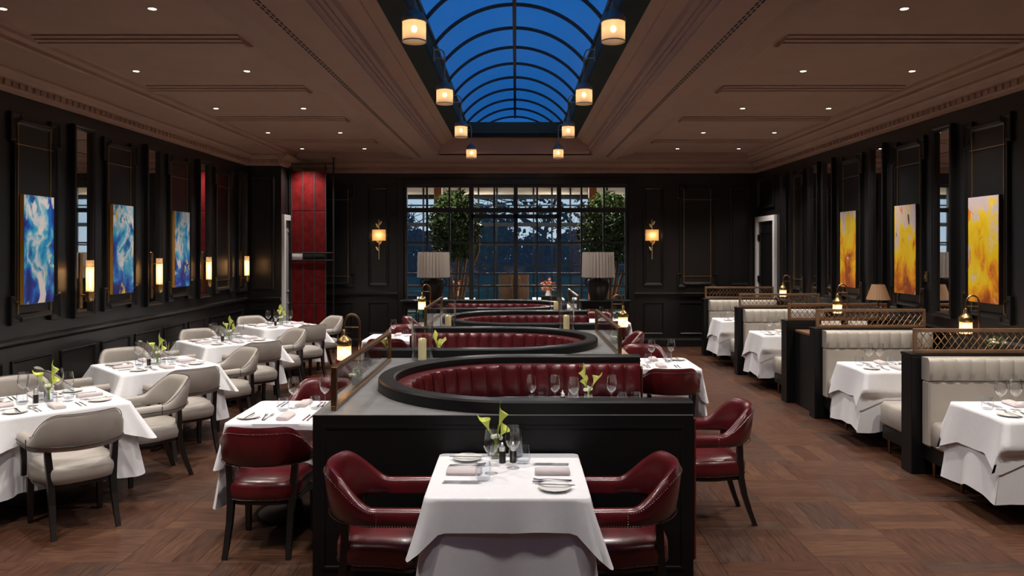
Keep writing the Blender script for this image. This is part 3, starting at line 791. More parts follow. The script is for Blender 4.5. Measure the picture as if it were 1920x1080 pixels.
    put(usweep([(rb-.15,.26),(rb-.15,.45),(rb-.155,.47),(rb-.47,.475),(rb-.50,.46),(rb-.51,.43),(rb-.50,.26)], xe-.02), 'seat', 'red_leather', b)
    put(usweep([(rb,.10),(rb,.26),(rb-.49,.26),(rb-.46,.10)], xe-.03), 'seat_base', 'black_lacquer', b)
    for s in (-1, 1):                # upholstered ends on the open side
        ys = sorted((s*(RI-.02), s*(1.0)))
        put(MB().box(xe+.001, xe+.022, ys[0], ys[1], .10, BTOP-.02, .008), 'end_pad', 'red_leather', b)
    return b
BOOTHS = [make_booth(k) for k in range(4)]
# glass screens on the closed side of each booth
def glass_screen(k, lab):
    x = BXL+.10 if k % 2 == 0 else BXR-.10
    ya = BY0+k*PITCH+.10; L = 2.02
    g = thing('glass_screen', lab, 'screen', (x, ya, BTOP+.001)); h = .265; w = .017
    MB().box(-w,w,0,L,0,.03,.003).build('bottom_rail', 'bronze', g)
    MB().box(-w,w,0,L,h-.028,h,.003).build('top_rail', 'bronze', g)
    MB().box(-w,w,0,.028,.03,h-.028).build('end_post', 'bronze', g)
    MB().box(-w,w,L-.028,L,.03,h-.028).build('end_post', 'bronze', g)
    MB().box(-.004,.004,.028,L-.028,.03,h-.028).build('glass', 'screen_glass', g)
for k, lab in enumerate(('bronze-framed glass screen on the left of the first banquette block', 'bronze-framed glass screen on the right of the second banquette block',
                         'bronze-framed glass screen on the left of the third banquette block', 'bronze-framed glass screen on the right of the fourth banquette block')):
    glass_screen(k, lab)

# ================================================================== CHAIRS
def chair_parts(t, leather, nails):
    A, B = .262, .275                      # half width and depth of the wrap
    path = []                              # (x, y, outward normal, length parameter)
    def ang(a): return (A*sin(a)*1.0, -.06-B*cos(a)*.86)
    def section(pts, thick, top, lean):
        mb = MB(); rings = []
        for (x_, y_, nx, ny, tp) in pts:
            zb = .565+.01*tp; zt = .655+(.83-.655)*tp; th = .036-.006*tp
            hh = zt-zb; col = []
            for w_, v in ((-th,.10),(-th*1.05,.5),(-th*.95,.82),(-th*.45,.985),(th*.3,1.0),(th*.95,.86),(th*1.05,.45),(th*.95,.08),(th*.5,0),(-th*.5,0)):
                off = w_+.035*tp*v
                col.append((x_+nx*off, y_+ny*off, zb+hh*v))
            rings.append(col)
        return mb.loft(rings, cap=True)
    pts = []
    N = 44
    for k in range(N+1):
        s_ = k/N*2-1                        # -1 left arm tip, +1 right arm tip
        a = abs(s_)
        if a > .70:
            q = (a-.70)/.30; x_, y_ = A+.006*q, -.06+.27*q; nx, ny = 1, 0
        else:
            an = a/.70*pi/2; x_, y_ = A*sin(an), -.06-B*.86*cos(an); nx, ny = sin(an), -cos(an)
        sg = -1 if s_ < 0 else 1
        z = (.70-a)/.46; z = max(0, min(1, z)); tp = (z*z*(3-2*z))**.9
        pts.append((x_*sg, y_, nx*sg, ny, tp))
    i1 = int(N*.155); i2 = N-i1
    section(pts[:i1+1], 0, 0, 0).build('armrest', leather, t, True, 60)
    section(pts[i2:], 0, 0, 0).build('armrest', leather, t, True, 60)
    section(pts[i1:i2+1], 0, 0, 0).build('backrest', leather, t, True, 60)
    # seat cushion
    def ring(s_, z, dy=0):
        r = []
        for k in range(32):
            a = 2*pi*k/32; c_, d_ = cos(a), sin(a)
            ex = abs(c_)**.55*(1 if c_ > 0 else -1); ey = abs(d_)**.55*(1 if d_ > 0 else -1)
            wv = .262 if ey > 0 else .235
            r.append((ex*wv*s_, -.02+ey*.25*s_+dy, z))
        return r
    MB().loft([ring(.94,.342), ring(1.0,.352), ring(1.02,.40), ring(1.015,.43), ring(.99,.452), ring(.90,.470), ring(.70,.483), ring(.35,.490), ring(.02,.491)], cap=True).build('seat', leather, t, True, 60)
    MB().loft([ring(.90,.318), ring(.95,.322), ring(.95,.340), ring(.90,.3415)], cap=True).build('seat_rail', 'dark_wood', t, True)
    for s_ in (-1, 1):
        f = MB(); x_ = s_*.225
        f.loft([[(x_+a*w, .185+b*w, z) for a, b in ((-1,-1),(1,-1),(1,1),(-1,1))] for w, z in ((.014,.0005),(.016,.02),(.021,.30),(.022,.325))], cap=True); f.build('leg', 'dark_wood', t)
        r = MB(); rr_ = []
        for yy, xx, w, z in ((-.315,.200,.015,.0005),(-.278,.196,.017,.10),(-.240,.193,.019,.22),(-.216,.194,.021,.34),(-.208,.200,.021,.44),(-.205,.207,.020,.52),(-.203,.212,.018,.590)):
            rr_.append([(s_*xx+a*w, yy+b*w, z) for a, b in ((-1,-1),(1,-1),(1,1),(-1,1))])
        r.loft(rr_, cap=True).build('leg', 'dark_wood', t)
        p = MB().loft([[(s_*(.268)+a*w, .175+dy+b*w, z) for a, b in ((-1,-1),(1,-1),(1,1),(-1,1))] for w, z, dy in ((.016,.35,.0),(.016,.46,-.01),(.018,.565,.015))], cap=True); p.build('arm_post', 'dark_wood', t)
    if nails:
        mb = MB()
        def row(P, step):
            acc = 0
            for a, b in zip(P, P[1:]):
                a, b = Vector(a), Vector(b); L = (b-a).length
                while acc < L:
                    mb.ball4(a+(b-a)*(acc/L), .0038); acc += step
                acc -= L
        low = [(x_+nx*(.036-.006*tp+.003), y_+ny*(.036-.006*tp+.003), .578) for x_, y_, nx, ny, tp in pts]
        row(low, .0135)
        for idx in (i1, i2):
            x_, y_, nx, ny, tp = pts[idx]; zt = .655+.175*tp
            row([(x_+nx*(.037-.006*tp+.035*tp*v), y_+ny*(.037-.006*tp+.035*tp*v), .575+(zt-.58)*v) for v in (.0,.5,.85)], .0135)
        top = [(x_+nx*(.0365-.006*tp+.030*tp), y_+ny*(.0365-.006*tp+.030*tp), .642+.150*tp) for x_, y_, nx, ny, tp in pts[i1:i2+1]]
        row(top, .0135)
        base = [(a*1.0, b, .357) for a, b, _ in ring(1.012, 0)]; row(base+base[:1], .0135)
        tag(mb.build('nailhead_trim', 'nickel', t, fix=False), kind='stuff')
    else:
        mb = MB()
        mb.tube([(x_+nx*(.036-.006*tp+.003+.01*tp), y_+ny*(.036-.006*tp+.003+.01*tp), .605+.008*tp) for x_, y_, nx, ny, tp in pts], .0035, 5)
        for idx in (i1, i2):
            x_, y_, nx, ny, tp = pts[idx]; zt = .655+.175*tp
            mb.tube([(x_+nx*(.038-.006*tp+.035*tp*v), y_+ny*(.038-.006*tp+.035*tp*v), .575+(zt-.58)*v) for v in (.0,.5,.9)], .003, 5)
        mb.tube([(x_+nx*(.018+.035*tp), y_+ny*(.018+.035*tp), .657+.175*tp) for x_, y_, nx, ny, tp in pts[i1:i2+1]], .0028, 5)
        mb.build('piping', 'piping', t)
def mk_red():
    t = thing('captain_chair', None, 'chair'); chair_parts(t, 'red_leather', True); return t
def mk_grey():
    t = thing('tub_chair', None, 'chair'); chair_parts(t, 'grey_leather', False); return t
def red_chair(x, y, face, label): return place(PROTO, 'red', mk_red, (x, y, 0), face-pi/2, label, 'red leather captain chairs')
def grey_chair(x, y, face, label): return place(PROTO, 'grey', mk_grey, (x, y, 0), face-pi/2, label, 'grey leather tub chairs')
# face = heading the sitter looks along, measured from +x
red_chair(-.655, 4.035, 0, 'red leather captain chair left of the front white table')
red_chair(.52, 4.035, pi, 'red leather captain chair right of the front white table')
for k, nm in ((0, 'first'), (1, 'second'), (2, 'third'), (3, 'fourth')):
    y = 5.10+k*PITCH; yn = y-.04; s_ = -1 if k % 2 == 0 else 1; x = -1.625 if s_ < 0 else 1.475; sd = 'left' if s_ < 0 else 'right'
    red_chair(x, yn, pi/2, 'red leather chair seen from behind, at the side table %s of the %s block' % (sd, nm))
    red_chair(x, y+1.16, -pi/2, 'red leather chair facing the camera, at the side table %s of the %s block' % (sd, nm))
for k, nm in ((0, 'first'), (1, 'second'), (2, 'third'), (3, 'fourth')):
    y = BY0+k*PITCH+1.06; s_ = 1 if k % 2 == 0 else -1
    red_chair(1.37 if s_ > 0 else -1.52, y, pi if s_ > 0 else 0, 'red leather chair at the open %s end of the %s banquette' % ('right' if s_ > 0 else 'left', nm))
TL = [(-3.68, 5.93), (-3.72, 7.82), (-3.75, 9.85), (-3.70, 11.85)]
tln = ('nearest', 'second', 'third', 'farthest')
for k, (x, y) in enumerate(TL):
    for dx, dy, nm in ((1,-1,'near right'), (1,1,'far right'), (-1,1,'far left'), (-1,-1,'near left')):
        if k == 0 and (dx, dy) == (-1, -1): continue
        r = .52
        grey_chair(x+dx*r, y+dy*r, atan2(-dy, -dx), 'grey tub chair on the %s side of the %s diamond-set table' % (nm, tln[k]))

# ================================================================== TABLES AND CLOTHS
def mk_table(hx, hy):
    t = thing('dining_table', None, 'table')
    MB().box(-hx+.02, hx-.02, -hy+.02, hy-.02, .733, .745, .003).build('table_top', 'dark_wood', t)
    MB().lathe([(.26,.0005),(.26,.02),(.06,.05),(.04,.12),(.04,.66),(.10,.732)], n=18).build('pedestal', 'dark_wood', t, True)
    return t
def cloth_mesh(name, hx, hy, ztop, drop, cdrop, flare, cflare, seed, ripple=.012, sag=None, nr=12, cw=.10, dropx=None, obst=()):
    """ztop at the table surface; skirt hangs by drop at the sides and cdrop at the corners"""
    r = random.Random(seed); P = []          # perimeter points: x, y, nx, ny, cornerness, s
    rad = .03; per = []
    n_side = 26
    def side(a, b, n1):
        for k in range(n_side):
            t = (k+.5)/n_side; per.append((a[0]+(b[0]-a[0])*t, a[1]+(b[1]-a[1])*t, n1[0], n1[1]))
    def corner(c, a0):
        for k in range(7):
            a = a0+pi/2*k/6; per.append((c[0]+rad*cos(a), c[1]+rad*sin(a), cos(a), sin(a)))
    x, y = hx, hy
    side((x,-y+rad),(x,y-rad),(1,0)); corner((x-rad,y-rad),0); side((x-rad,y),(-x+rad,y),(0,1)); corner((-x+rad,y-rad),pi/2)
    side((-x,y-rad),(-x,-y+rad),(-1,0)); corner((-x+rad,-y+rad),pi); side((-x+rad,-y),(x-rad,-y),(0,-1)); corner((x-rad,-y+rad),1.5*pi)
    ph = [r.uniform(0, 6.28) for _ in range(4)]; amp = [r.uniform(.7, 1.3) for _ in range(4)]
    cj = {}
    n = len(per); rings = []; s = 0
    info = []
    for i, (px, py, nx, ny) in enumerate(per):
        if i: s += sqrt((px-per[i-1][0])**2+(py-per[i-1][1])**2)
        dc = sqrt((abs(px)-x)**2+(abs(py)-y)**2); c = max(0., 1-dc/(cw*1.7))
        q = (px > 0)*2+(py > 0); cj.setdefault(q, r.uniform(.85, 1.15))
        info.append((c*cj[q], s))
    # top: inner rings then skirt
    top = [[(px*f_, py*f_, ztop) for px, py, _, _ in per] for f_ in (.02, .5, .97)]
    rings += top; rings.append([(px-nx*.004, py-ny*.004, ztop-.001) for px, py, nx, ny in per])
    for j in range(nr+1):
        t = j/nr; ring = []
        for (px, py, nx, ny), (c, s) in zip(per, info):
            d0 = drop if dropx is None else drop*ny*ny+dropx*nx*nx; cc_ = min(c, 1); d = d0*(1-cc_)+max(cdrop, d0)*cc_
            sx_, sy = (1 if px > 0 else -1), (1 if py > 0 else -1)
            w1 = sin(s*11+ph[0])*.5*amp[0]+sin(s*19+ph[1])*.35*amp[1]+sin(s*31+ph[2])*.15
            o_ = .004+flare*t+ripple*w1*t**1.3*(1-.6*c)
            co = cflare*c*t**1.1
            # cloth is drawn in just beside a hanging corner
            pinch = -.35*cflare*exp(-((1-c)/.22)**2*1.0)*t if .15 < c < .85 else 0
            P_ = [px+nx*(o_+pinch)+sx_*co*.707, py+ny*(o_+pinch)+sy*co*.707, ztop-.003-d*t*(1-.04*w1*t)]
            for ax, sg, span, lim, zt_ in obst:      # a seat, arm, bench or block the cloth hangs against
                w_ = max(0., min(1., (span+.05-abs(P_[1-ax]))/.05))*max(0., min(1., (zt_+.035-P_[2])/.035))
                if w_ > 0 and P_[ax]*sg > lim: P_[ax] += (lim*sg-P_[ax])*w_
            ring.append(tuple(P_))
        rings.append(ring)
    mb = MB(); mb.loft(rings, cap=False)
    c0 = len(mb.v); mb.add([(0,0,ztop)], []); mb.f += [(c0, i, (i+1) % n) for i in range(n)]; mb.mi += [0]*n
    return mb.mesh(name, 'linen', True, 70)
def dressed_table(x, y, hx, hy, rz, what, seed, over, under, cw=.10, dropx=None, obst=()):
    """over = (drop, cdrop, cflare); under = (drop, flare)"""
    key = ('table', round(hx, 3), round(hy, 3))
    place(PROTO, key, lambda: mk_table(hx, hy), (x, y, 0), rz, 'dark pedestal table hidden under the cloths of %s' % what, 'cloth-covered tables')
    u = link('tablecloth', cloth_mesh('tablecloth', hx+.004, hy+.004, .7475, under[0], under[0]*1.03, under[1], under[2] if len(under) > 2 else .06, seed, .022, obst=[(a, s, sp+.01, l-.010, z_+.006) for a, s, sp, l, z_ in obst]), None, (x, y, 0), rz)
    tag(u, 'long white under-cloth of %s' % what, 'tablecloth', 'white under-cloths')
    o_ = link('overlay_cloth', cloth_mesh('overlay_cloth', hx+.014, hy+.014, .7515, over[0], over[1], under[1]*over[0]/under[0]+.010, over[2], seed+50, .008, cw=cw, dropx=dropx, obst=obst), None, (x, y, 0), rz)
    tag(o_, 'short white top cloth of %s' % what, 'tablecloth', 'white top cloths')
ZT = .7527
TABLES = {}
dressed_table(-.04, 4.035, .385, .386, 0, 'the front centre table', 1, (.155, .30, .13), (.60, .05), .045, .24, [(1, 1, 9, .422, 2), (0, -1, .325, .375, .668), (0, 1, .325, .310, .668)])
TWO = []
for k in range(4):
    s_ = -1 if k % 2 == 0 else 1; y = 5.58+k*PITCH; x = -1.625 if s_ < 0 else 1.475
    nm = 'the side table %s of the %s block' % ('left' if s_ < 0 else 'right', ordn[k]); TWO.append((x, y, nm))
    dressed_table(x, y, .36, .375, 0, nm, 10+k, (.24, .33, .06), (.56, .035), obst=[(0, -s_, 9, .405, 2), (1, -1, .335, .285, .668)])
BT = []
for k in range(4):
    s_ = 1 if k % 2 == 0 else -1; y = BY0+k*PITCH+1.08; x = .56*s_+.0; nm = 'the table inside the %s banquette' % ordn[k]; BT.append((x, y, nm))
    dressed_table(x, y, .46, .43, 0, nm, 20+k, (.17, .21, .03), (.11, .001, .004))
for k, (x, y) in enumerate(TL):
    dressed_table(x, y, .46, .46, pi/4, 'the %s diamond-set table' % tln[k], 30+k, (.20, .27, .17), (.54, .07, .05), obst=[(a, s, .27, .478, .515) for a in (0, 1) for s in (-1, 1)])
PB = [(6.545, 6.72), (8.665, 8.82), (9.565, 9.755), (11.68, 11.85), (13.78, 13.95)]
TR = [5.60, 7.70, 10.72, 12.80]; trn = ('nearest', 'second', 'third', 'farthest')
for k, y in enumerate(TR):
    dressed_table(4.00, y, .58, .33, 0, 'the %s booth table on the right' % trn[k], 40+k, (.27, .37, .10), (.56, .06), obst=[(1, -1, 9, .345, .52), (1, 1, 9, .345, .52)])

# ================================================================== RIGHT-HAND BOOTHS
PX0 = 3.42
pn = ('nearest', 'second', 'third', 'fourth', 'farthest')
def lattice(L, h, loc, lab):
    g = thing('lattice_screen', lab, 'screen', loc); w = .014
    MB().box(0,L,-w,w,0,.032,.003).build('bottom_rail', 'bronze_wood', g)
    MB().box(0,L,-w,w,h-.032,h,.003).build('top_rail', 'bronze_wood', g)
    MB().box(0,.03,-w,w,.032,h-.032).build('end_post', 'bronze_wood', g); MB().box(L-.03,L,-w,w,.032,h-.032).build('end_post', 'bronze_wood', g)
    mb = MB(); z0_, z1_ = .032, h-.032; H_ = z1_-z0_; st = .062; r_ = .0035
    def clip(xa, za, xb, zb):
        # keep a slanted bar inside the frame in x
        if xb < xa: xa, za, xb, zb = xb, zb, xa, za
        lo, hi = .03, L-.03
        if xb <= lo or xa >= hi: return None
        m_ = (zb-za)/(xb-xa)
        if xa < lo: za += m_*(lo-xa); xa = lo
        if xb > hi: zb -= m_*(xb-hi); xb = hi
        return (xa, za, xb, zb)
    k = -4
    while k*st < L+H_:
        for c_ in (clip(k*st, z0_, k*st+H_*.75, z1_), clip(k*st, z1_, k*st+H_*.75, z0_)):
            if c_: mb.tube([(c_[0], 0, c_[1]), (c_[2], 0, c_[3])], r_, 4, False)
        k += 1
    tag(mb.build('lattice_mesh', 'bronze', g, fix=False), kind='stuff')
def bench(yw, dirn, lab, L=1.20):
    """banquette whose back rests on a partition; dirn = -1 seats the camera side, +1 the far side"""
    b = thing('booth_bench', lab, 'bench', (PX0+.085, yw, 0))
    d = dirn
    def bxd(mb, x0, x1, a, c_, z0_, z1_, ch=0): return mb.box(x0, x1, d*a, d*c_, z0_, z1_, ch)
    bxd(MB(), .015, L, .003, .55, .14, .26).build('seat_base', 'black_lacquer', b)
    bxd(MB(), .0, L, .13, .585, .262, .485, .03).build('seat', 'cream_leather', b, True, 60)
    bxd(MB(), .0, L, .003, .125, .262, .82, .015).build('lower_back', 'cream_leather', b)
    n = 10; w = L/n; mb = MB(); rings = []
    for q in range(9):
        t = q/8; puff = .016*max(0, 1-abs(2*t-1)**3)
        rings.append([(t*w, d*(.10+(puff+.03)*a), z) for z, a in ((.822,.2),(.835,.75),(.90,1),(.98,.98),(1.005,.7),(1.018,.1))]+[(t*w, d*.003, 1.018), (t*w, d*.003, .822)])
    me = mb.loft(rings, cap=True).mesh('channel', 'cream_leather', True, 50)
    for k in range(n): link('channel', me, b, (k*w, 0, 0))
    for x in (.06, L-.08):
        for y in (.10, .50): MB().lathe([(.012,.0005),(.020,.14)], (x, d*y, 0), 10).build('leg', 'bronze', b, True)
    return b
for k, (a, c_) in enumerate(PB):
    p = thing('booth_partition', 'black booth partition on the right, %s of the five' % pn[k], 'partition', (PX0, (a+c_)/2, 0)); h = (c_-a)/2
    MB().box(0, XR-PX0-.06, -h, h, .0005, 1.015, .004).build('panel', 'black_lacquer', p)
    MB().box(-.008, XR-PX0-.06, -h, h, 1.0155, 1.04, .004).build('cap', 'black_lacquer', p)
    lattice(XR-PX0-.11, .215, (PX0+.03, a+.03, 1.041), 'bronze lattice screen along the %s booth partition' % pn[k])
bench(PB[0][0], -1, 'cream channel-backed bench in front of the nearest partition')
bench(PB[0][1], 1, 'cream bench behind the nearest partition, its seat end showing')
bench(PB[1][0], -1, 'cream channel-backed bench in front of the second partition')
bench(PB[2][1], 1, 'cream bench behind the third partition, mostly hidden')
bench(PB[3][0], -1, 'cream channel-backed bench in front of the fourth partition')
bench(PB[3][1], 1, 'cream bench behind the fourth partition, mostly hidden')
bench(PB[4][0], -1, 'cream channel-backed bench in front of the farthest partition')
# service console between the second and third partitions
c = thing('service_console', 'dark service console between the second and third booth partitions', 'console', (PX0+.1, (PB[1][1]+PB[2][0])/2, 0))
MB().box(0, XR-PX0-.15, -.34, .34, .0005, .90, .006).build('body', 'black_lacquer', c)
MB().box(0, XR-PX0-.15, -.35, .35, .901, .93, .004).build('top', 'bronze_wood', c)
# ================================================================== LAMPS
def downlight(x, y, k, lab):
    def mk():
        c = thing('recessed_light', None, 'ceiling light')
        MB().lathe([(.030,.0),(.030,-.004),(.042,-.004),(.045,0)], n=16, cap=False).build('trim_ring', 'antique', c, True)
        MB().lathe([(.029,-.0025),(.029,-.0005)], n=14).build('lens', 'down_lens', c)
        light('light', 'SPOT', (0,0,-.03), DOWN_W, WARM, c, .035, 100, .8); return c
    return place(PROTO, 'down', mk, (x, y, ZC-.0005), 0, lab, 'recessed ceiling lights')
rows = [(-.4,'r0'), (1.65,'r1'), (3.68,'r2'), (5.71,'nearest'), (7.72,'second'), (9.78,'third'), (11.83,'fourth'), (13.84,'farthest')]
for y, nm in rows:
    for x, col in ((-3.87,'outer left'), (-2.74,'inner left'), (2.93,'inner right'), (4.04,'outer right')):
        if nm[0] == 'r': lab = 'recessed ceiling light in the part of the ceiling above the camera'
        else: lab = 'recessed ceiling light, %s line, %s row' % (col, nm)
        downlight(x, y-(.12 if nm == 'farthest' else 0), 0, lab)
def mk_pendant():
    """rim-mounted pendant: arm curves inwards from the skylight well; origin at the shade's axis, bottom edge"""
    c = thing('pendant_lamp', None, 'pendant lamp')
    n = 36
    rings = []
    for z, s_ in ((0,1.0),(.015,1.02),(.02,1.0),(.145,1.0),(.15,.98)):
        rings.append([((.088+(.0018 if k % 2 else 0))*s_*cos(2*pi*k/n), (.088+(.0018 if k % 2 else 0))*s_*sin(2*pi*k/n), z) for k in range(n)])
    MB().loft(rings).build('glass_shade', 'ribbed_glass', c, True, 60)
    MB().lathe([(.087,.0),(.0925,.0),(.0925,.008),(.087,.008)], n=28, cap=False).build('rim_band', 'antique', c, True)
    MB().lathe([(.094,.148),(.096,.165),(.090,.185),(.070,.215),(.045,.232),(.030,.24),(.028,.27),(.020,.275),(.016,.30),(.006,.31)], n=24).build('cap', 'antique', c, True)
    MB().sphere((0,0,.10), .022, 10, 8, 1.2).build('bulb', 'bulb', c, True)
    arm = MB()
    arm.tube([(0,0,.30),(0,0,.52),(-.01,0,.56),(-.03,0,.585),(-.06,0,.595),(-.112,0,.595)], .0085, 8)
    arm.tube([(0,0,.50),(-.112,0,.50)], .006, 6)
    arm.build('arm', 'antique', c, True)
    MB().box(-.127,-.112,-.02,.02,.47,.62,.003).build('wall_plate', 'antique', c)
    light('light', 'POINT', (0,0,.085), PEND_W, (1.0,.72,.45), c, .02)
    light('down_light', 'SPOT', (0,0,-.004), PEND_DOWN, WARM, c, .06, 120, .7)
    return c
pny = ('nearest', 'second', 'third', 'farthest')
for k, y in enumerate((5.76, 8.23, 10.70, 13.2, 3.29)):
    for x, rz, sd in ((-.772, 0, 'left'), (.742, pi, 'right')):
        lab = 'ribbed glass pendant lamp on the %s rim of the skylight, %s' % (sd, pny[k]) if k < 4 else 'ribbed glass pendant lamp on the skylight rim above the camera'
        place(PROTO, 'pend', mk_pendant, (x, y, 3.52), rz, lab, 'skylight pendant lamps')
def mk_gooseneck():
    c = thing('gooseneck_lamp', None, 'table lamp')       # origin at the base of the pipe; shade hangs towards -x
    MB().lathe([(.038,.0),(.038,.008),(.018,.018),(.014,.03)], n=18).build('base', 'bronze', c, True)
    pts = [(0,0,.02),(0,0,.2),(0,0,.41)]+[(-.058+.058*cos(a), 0, .42+.075*sin(a)) for a in [pi*k/12 for k in range(13)]]+[(-.116,0,.385)]
    MB().tube(pts, .0085, 9).build('pipe', 'bronze', c, True)
    MB().tube([(0,0,.40),(-.116,0,.40)], .005, 6).build('cross_bar', 'bronze', c)
    MB().lathe([(.052,.262),(.056,.268),(.058,.29),(.048,.312),(.026,.33),(.020,.345),(.018,.372),(.010,.385)], (-.116,0,0), 20).build('cap', 'brass', c, True)
    n = 32
    MB().loft([[(-.116+(.049+(.0014 if k % 2 else 0))*s_*cos(2*pi*k/n), (.049+(.0014 if k % 2 else 0))*s_*sin(2*pi*k/n), z) for k in range(n)] for z, s_ in ((.16,.96),(.168,1.03),(.175,1.0),(.265,1.0))]).build('glass_shade', 'ribbed_glass', c, True, 60)
    MB().sphere((-.116,0,.225), .017, 10, 8, 1.2).build('bulb', 'bulb', c, True)
    light('light', 'POINT', (-.116,0,.205), TLAMP_W, (1.0,.62,.30), c, .015)
    return c
gn = lambda x, y, z, rz, lab: place(PROTO, 'goose', mk_gooseneck, (x, y, z), rz, lab, 'gooseneck lamps')
gn(BXL+.045, 5.61, BTOP+.001, 0, 'brass gooseneck lamp over the side table left of the first block')
gn(BXR-.04, 5.61+PITCH+.02, BTOP+.001, pi, 'brass gooseneck lamp over the side table right of the second block')
gn(BXL+.045, 5.61+2*PITCH, BTOP+.001, 0, 'brass gooseneck lamp over the side table left of the third block')
gn(4.08, PB[0][1]-.05, 1.041, 0, 'lit gooseneck lamp on the nearest booth partition')
gn(3.84, PB[1][1]-.05, 1.041, 0, 'lit gooseneck lamp on the second booth partition')
gn(4.28, PB[3][1]-.05, 1.041, 0, 'lit gooseneck lamp on the fourth booth partition')
def mk_sconce():
    """brass wall sconce: tall plate, bracket, glass tube in a round cup; wall on the -x side"""
    c = thing('wall_sconce', None, 'wall lamp')
    MB().box(.0,.022,-.028,.028,-.33,.28,.004).build('back_plate', 'brass', c)
    MB().box(.022,.075,-.012,.012,-.20,-.175,.003).build('bracket', 'brass', c)
    MB().box(.022,.060,-.008,.008,.125,.135,.002).build('upper_clip', 'brass', c)
    MB().lathe([(.004,-.265),(.02,-.26),(.036,-.245),(.044,-.215),(.045,-.145),(.040,-.14)], (.115,0,0), 20).build('cup', 'brass', c, True)
    MB().lathe([(.040,-.14),(.040,.20)], (.115,0,0), 22, cap=False).build('glass_tube', 'frosted_tube', c, True)
    MB().lathe([(.0395,.13),(.0425,.13),(.0425,.138),(.0395,.138)], (.115,0,0), 20, cap=False).build('tube_ring', 'brass', c, True)
    MB().lathe([(.008,-.13),(.012,.0),(.012,.09),(.003,.105)], (.115,0,0), 10).build('bulb', 'bulb', c, True)
    light('light', 'POINT', (.115,0,.075), SCONCE_W*1.2, (1.0,.55,.23), c, .015)
    return c
for u, nm in zip((8.36, 9.99, 11.60, 13.24), ('nearest', 'second', 'third', 'farthest')):
    place(PROTO, 'sconce', mk_sconce, (XL+.045, u, 1.62), 0, 'brass wall sconce with glass tube, %s on the left wall' % nm, 'left wall sconces')
def mk_leaf_sconce():
    c = thing('leaf_sconce', None, 'wall lamp')     # wall on the +y side
    MB().tube([(0,-.02,-.48),(0,-.03,-.3),(.005,-.035,0),(-.003,-.03,.22),(0,-.025,.31)], .007, 7).build('stem', 'gilt_leaf', c, True)
    MB().box(-.03,.03,-.016,0,-.10,.10,.003).build('back_plate', 'brass', c)
    mb = MB()
    rings = [[(.135*sin(a)*s_, -.02-.10*cos(a)*s_, z) for a in [pi*(-.5+k/16) for k in range(17)]] for z, s_ in ((-.11,1),(.11,1))]
    mb.loft(rings, closed=False); mb.build('shade', 'linen_shade', c, True)
    for q, (z, s_) in enumerate(((.20,1),(.15,-1),(-.15,-1),(-.19,1),(-.31,-1))):
        lf = MB(); 
        lf.add([(0,-.03,z),(s_*.03,-.04,z+.005),(s_*.055,-.045,z+.045),(s_*.06,-.035,z+.085),(s_*.025,-.04,z+.06),(s_*.032,-.052,z+.045)], [(0,1,5),(1,2,5),(2,3,5),(3,4,5),(4,0,5)])
        lf.build('leaf', 'gilt_leaf', c, True, 80, False)
    MB().sphere((0,-.055,0), .018, 10, 8).build('bulb', 'bulb', c, True)
    light('light', 'POINT', (0,-.06,0), 4.0, (1.0,.62,.30), c, .02)
    return c
for px, sd in ((711, 'left'), (1222, 'right')):
    place(PROTO, 'leafs', mk_leaf_sconce, ((px-CX)*YB/F_PX, YB-.002, CAM_H+(CY-441)*YB/F_PX), 0, 'gilded leaf sconce on the back wall, %s of the window' % sd, 'leaf sconces')
# big pleated lamps on the two consoles
for px, sd in ((813, 'left'), (1121.5, 'right')):
    d = 14.25; x = (px-CX)*d/F_PX; ztop = .985
    xo = x-.12 if sd == 'left' else x+.12
    c = thing('console_table', 'dark console table under the big lamp %s of the window' % sd, 'console', (xo, d, 0))
    MB().box(-.48,.48,-.2,.2,ztop-.04,ztop,.004).build('top', 'black_lacquer', c)
    MB().box(-.44,.44,-.17,.17,ztop-.16,ztop-.041,.004).build('apron', 'black_lacquer', c)
    for a in (-1,1):
        for b in (-1,1): MB().box(a*.42-.025,a*.42+.025,b*.15-.025,b*.15+.025,.0005,ztop-.16).build('leg', 'black_lacquer', c)
    l = thing('table_lamp', 'big dark urn lamp with pleated pale shade, %s of the window' % sd, 'table lamp', (x, d, ztop+.001))
    MB().lathe([(.13,0),(.145,.01),(.18,.12),(.205,.25),(.20,.32),(.165,.375),(.085,.41),(.065,.43),(.015,.435),(.012,.50)], n=28).build('base', 'dark_ceramic', l, True)
    for a in (-1,1): MB().tube([(a*.12,0,.40),(a*.19,0,.41),(a*.238,0,.37),(a*.24,0,.31),(a*.204,0,.26)], .013, 7).build('handle', 'dark_ceramic', l, True)
    n = 64
    rings = [[((r+(.012 if k % 2 else -.009))*cos(2*pi*k/n), (r+(.012 if k % 2 else -.009))*sin(2*pi*k/n), z) for k in range(n)] for r, z in ((.298,.425),(.292,.66),(.284,.895),(.276,.893),(.284,.66),(.290,.427))]
    MB().loft(rings, loop=True).build('shade', 'pleat', l, True, 25)
    MB().tube([(-.28,0,.88),(0,0,.88),(.28,0,.88)], .004, 6).tube([(0,-.28,.88),(0,0,.88),(0,.28,.88)], .004, 6).tube([(0,0,.5),(0,0,.88)], .006, 6).build('shade_carrier', 'brass', l)
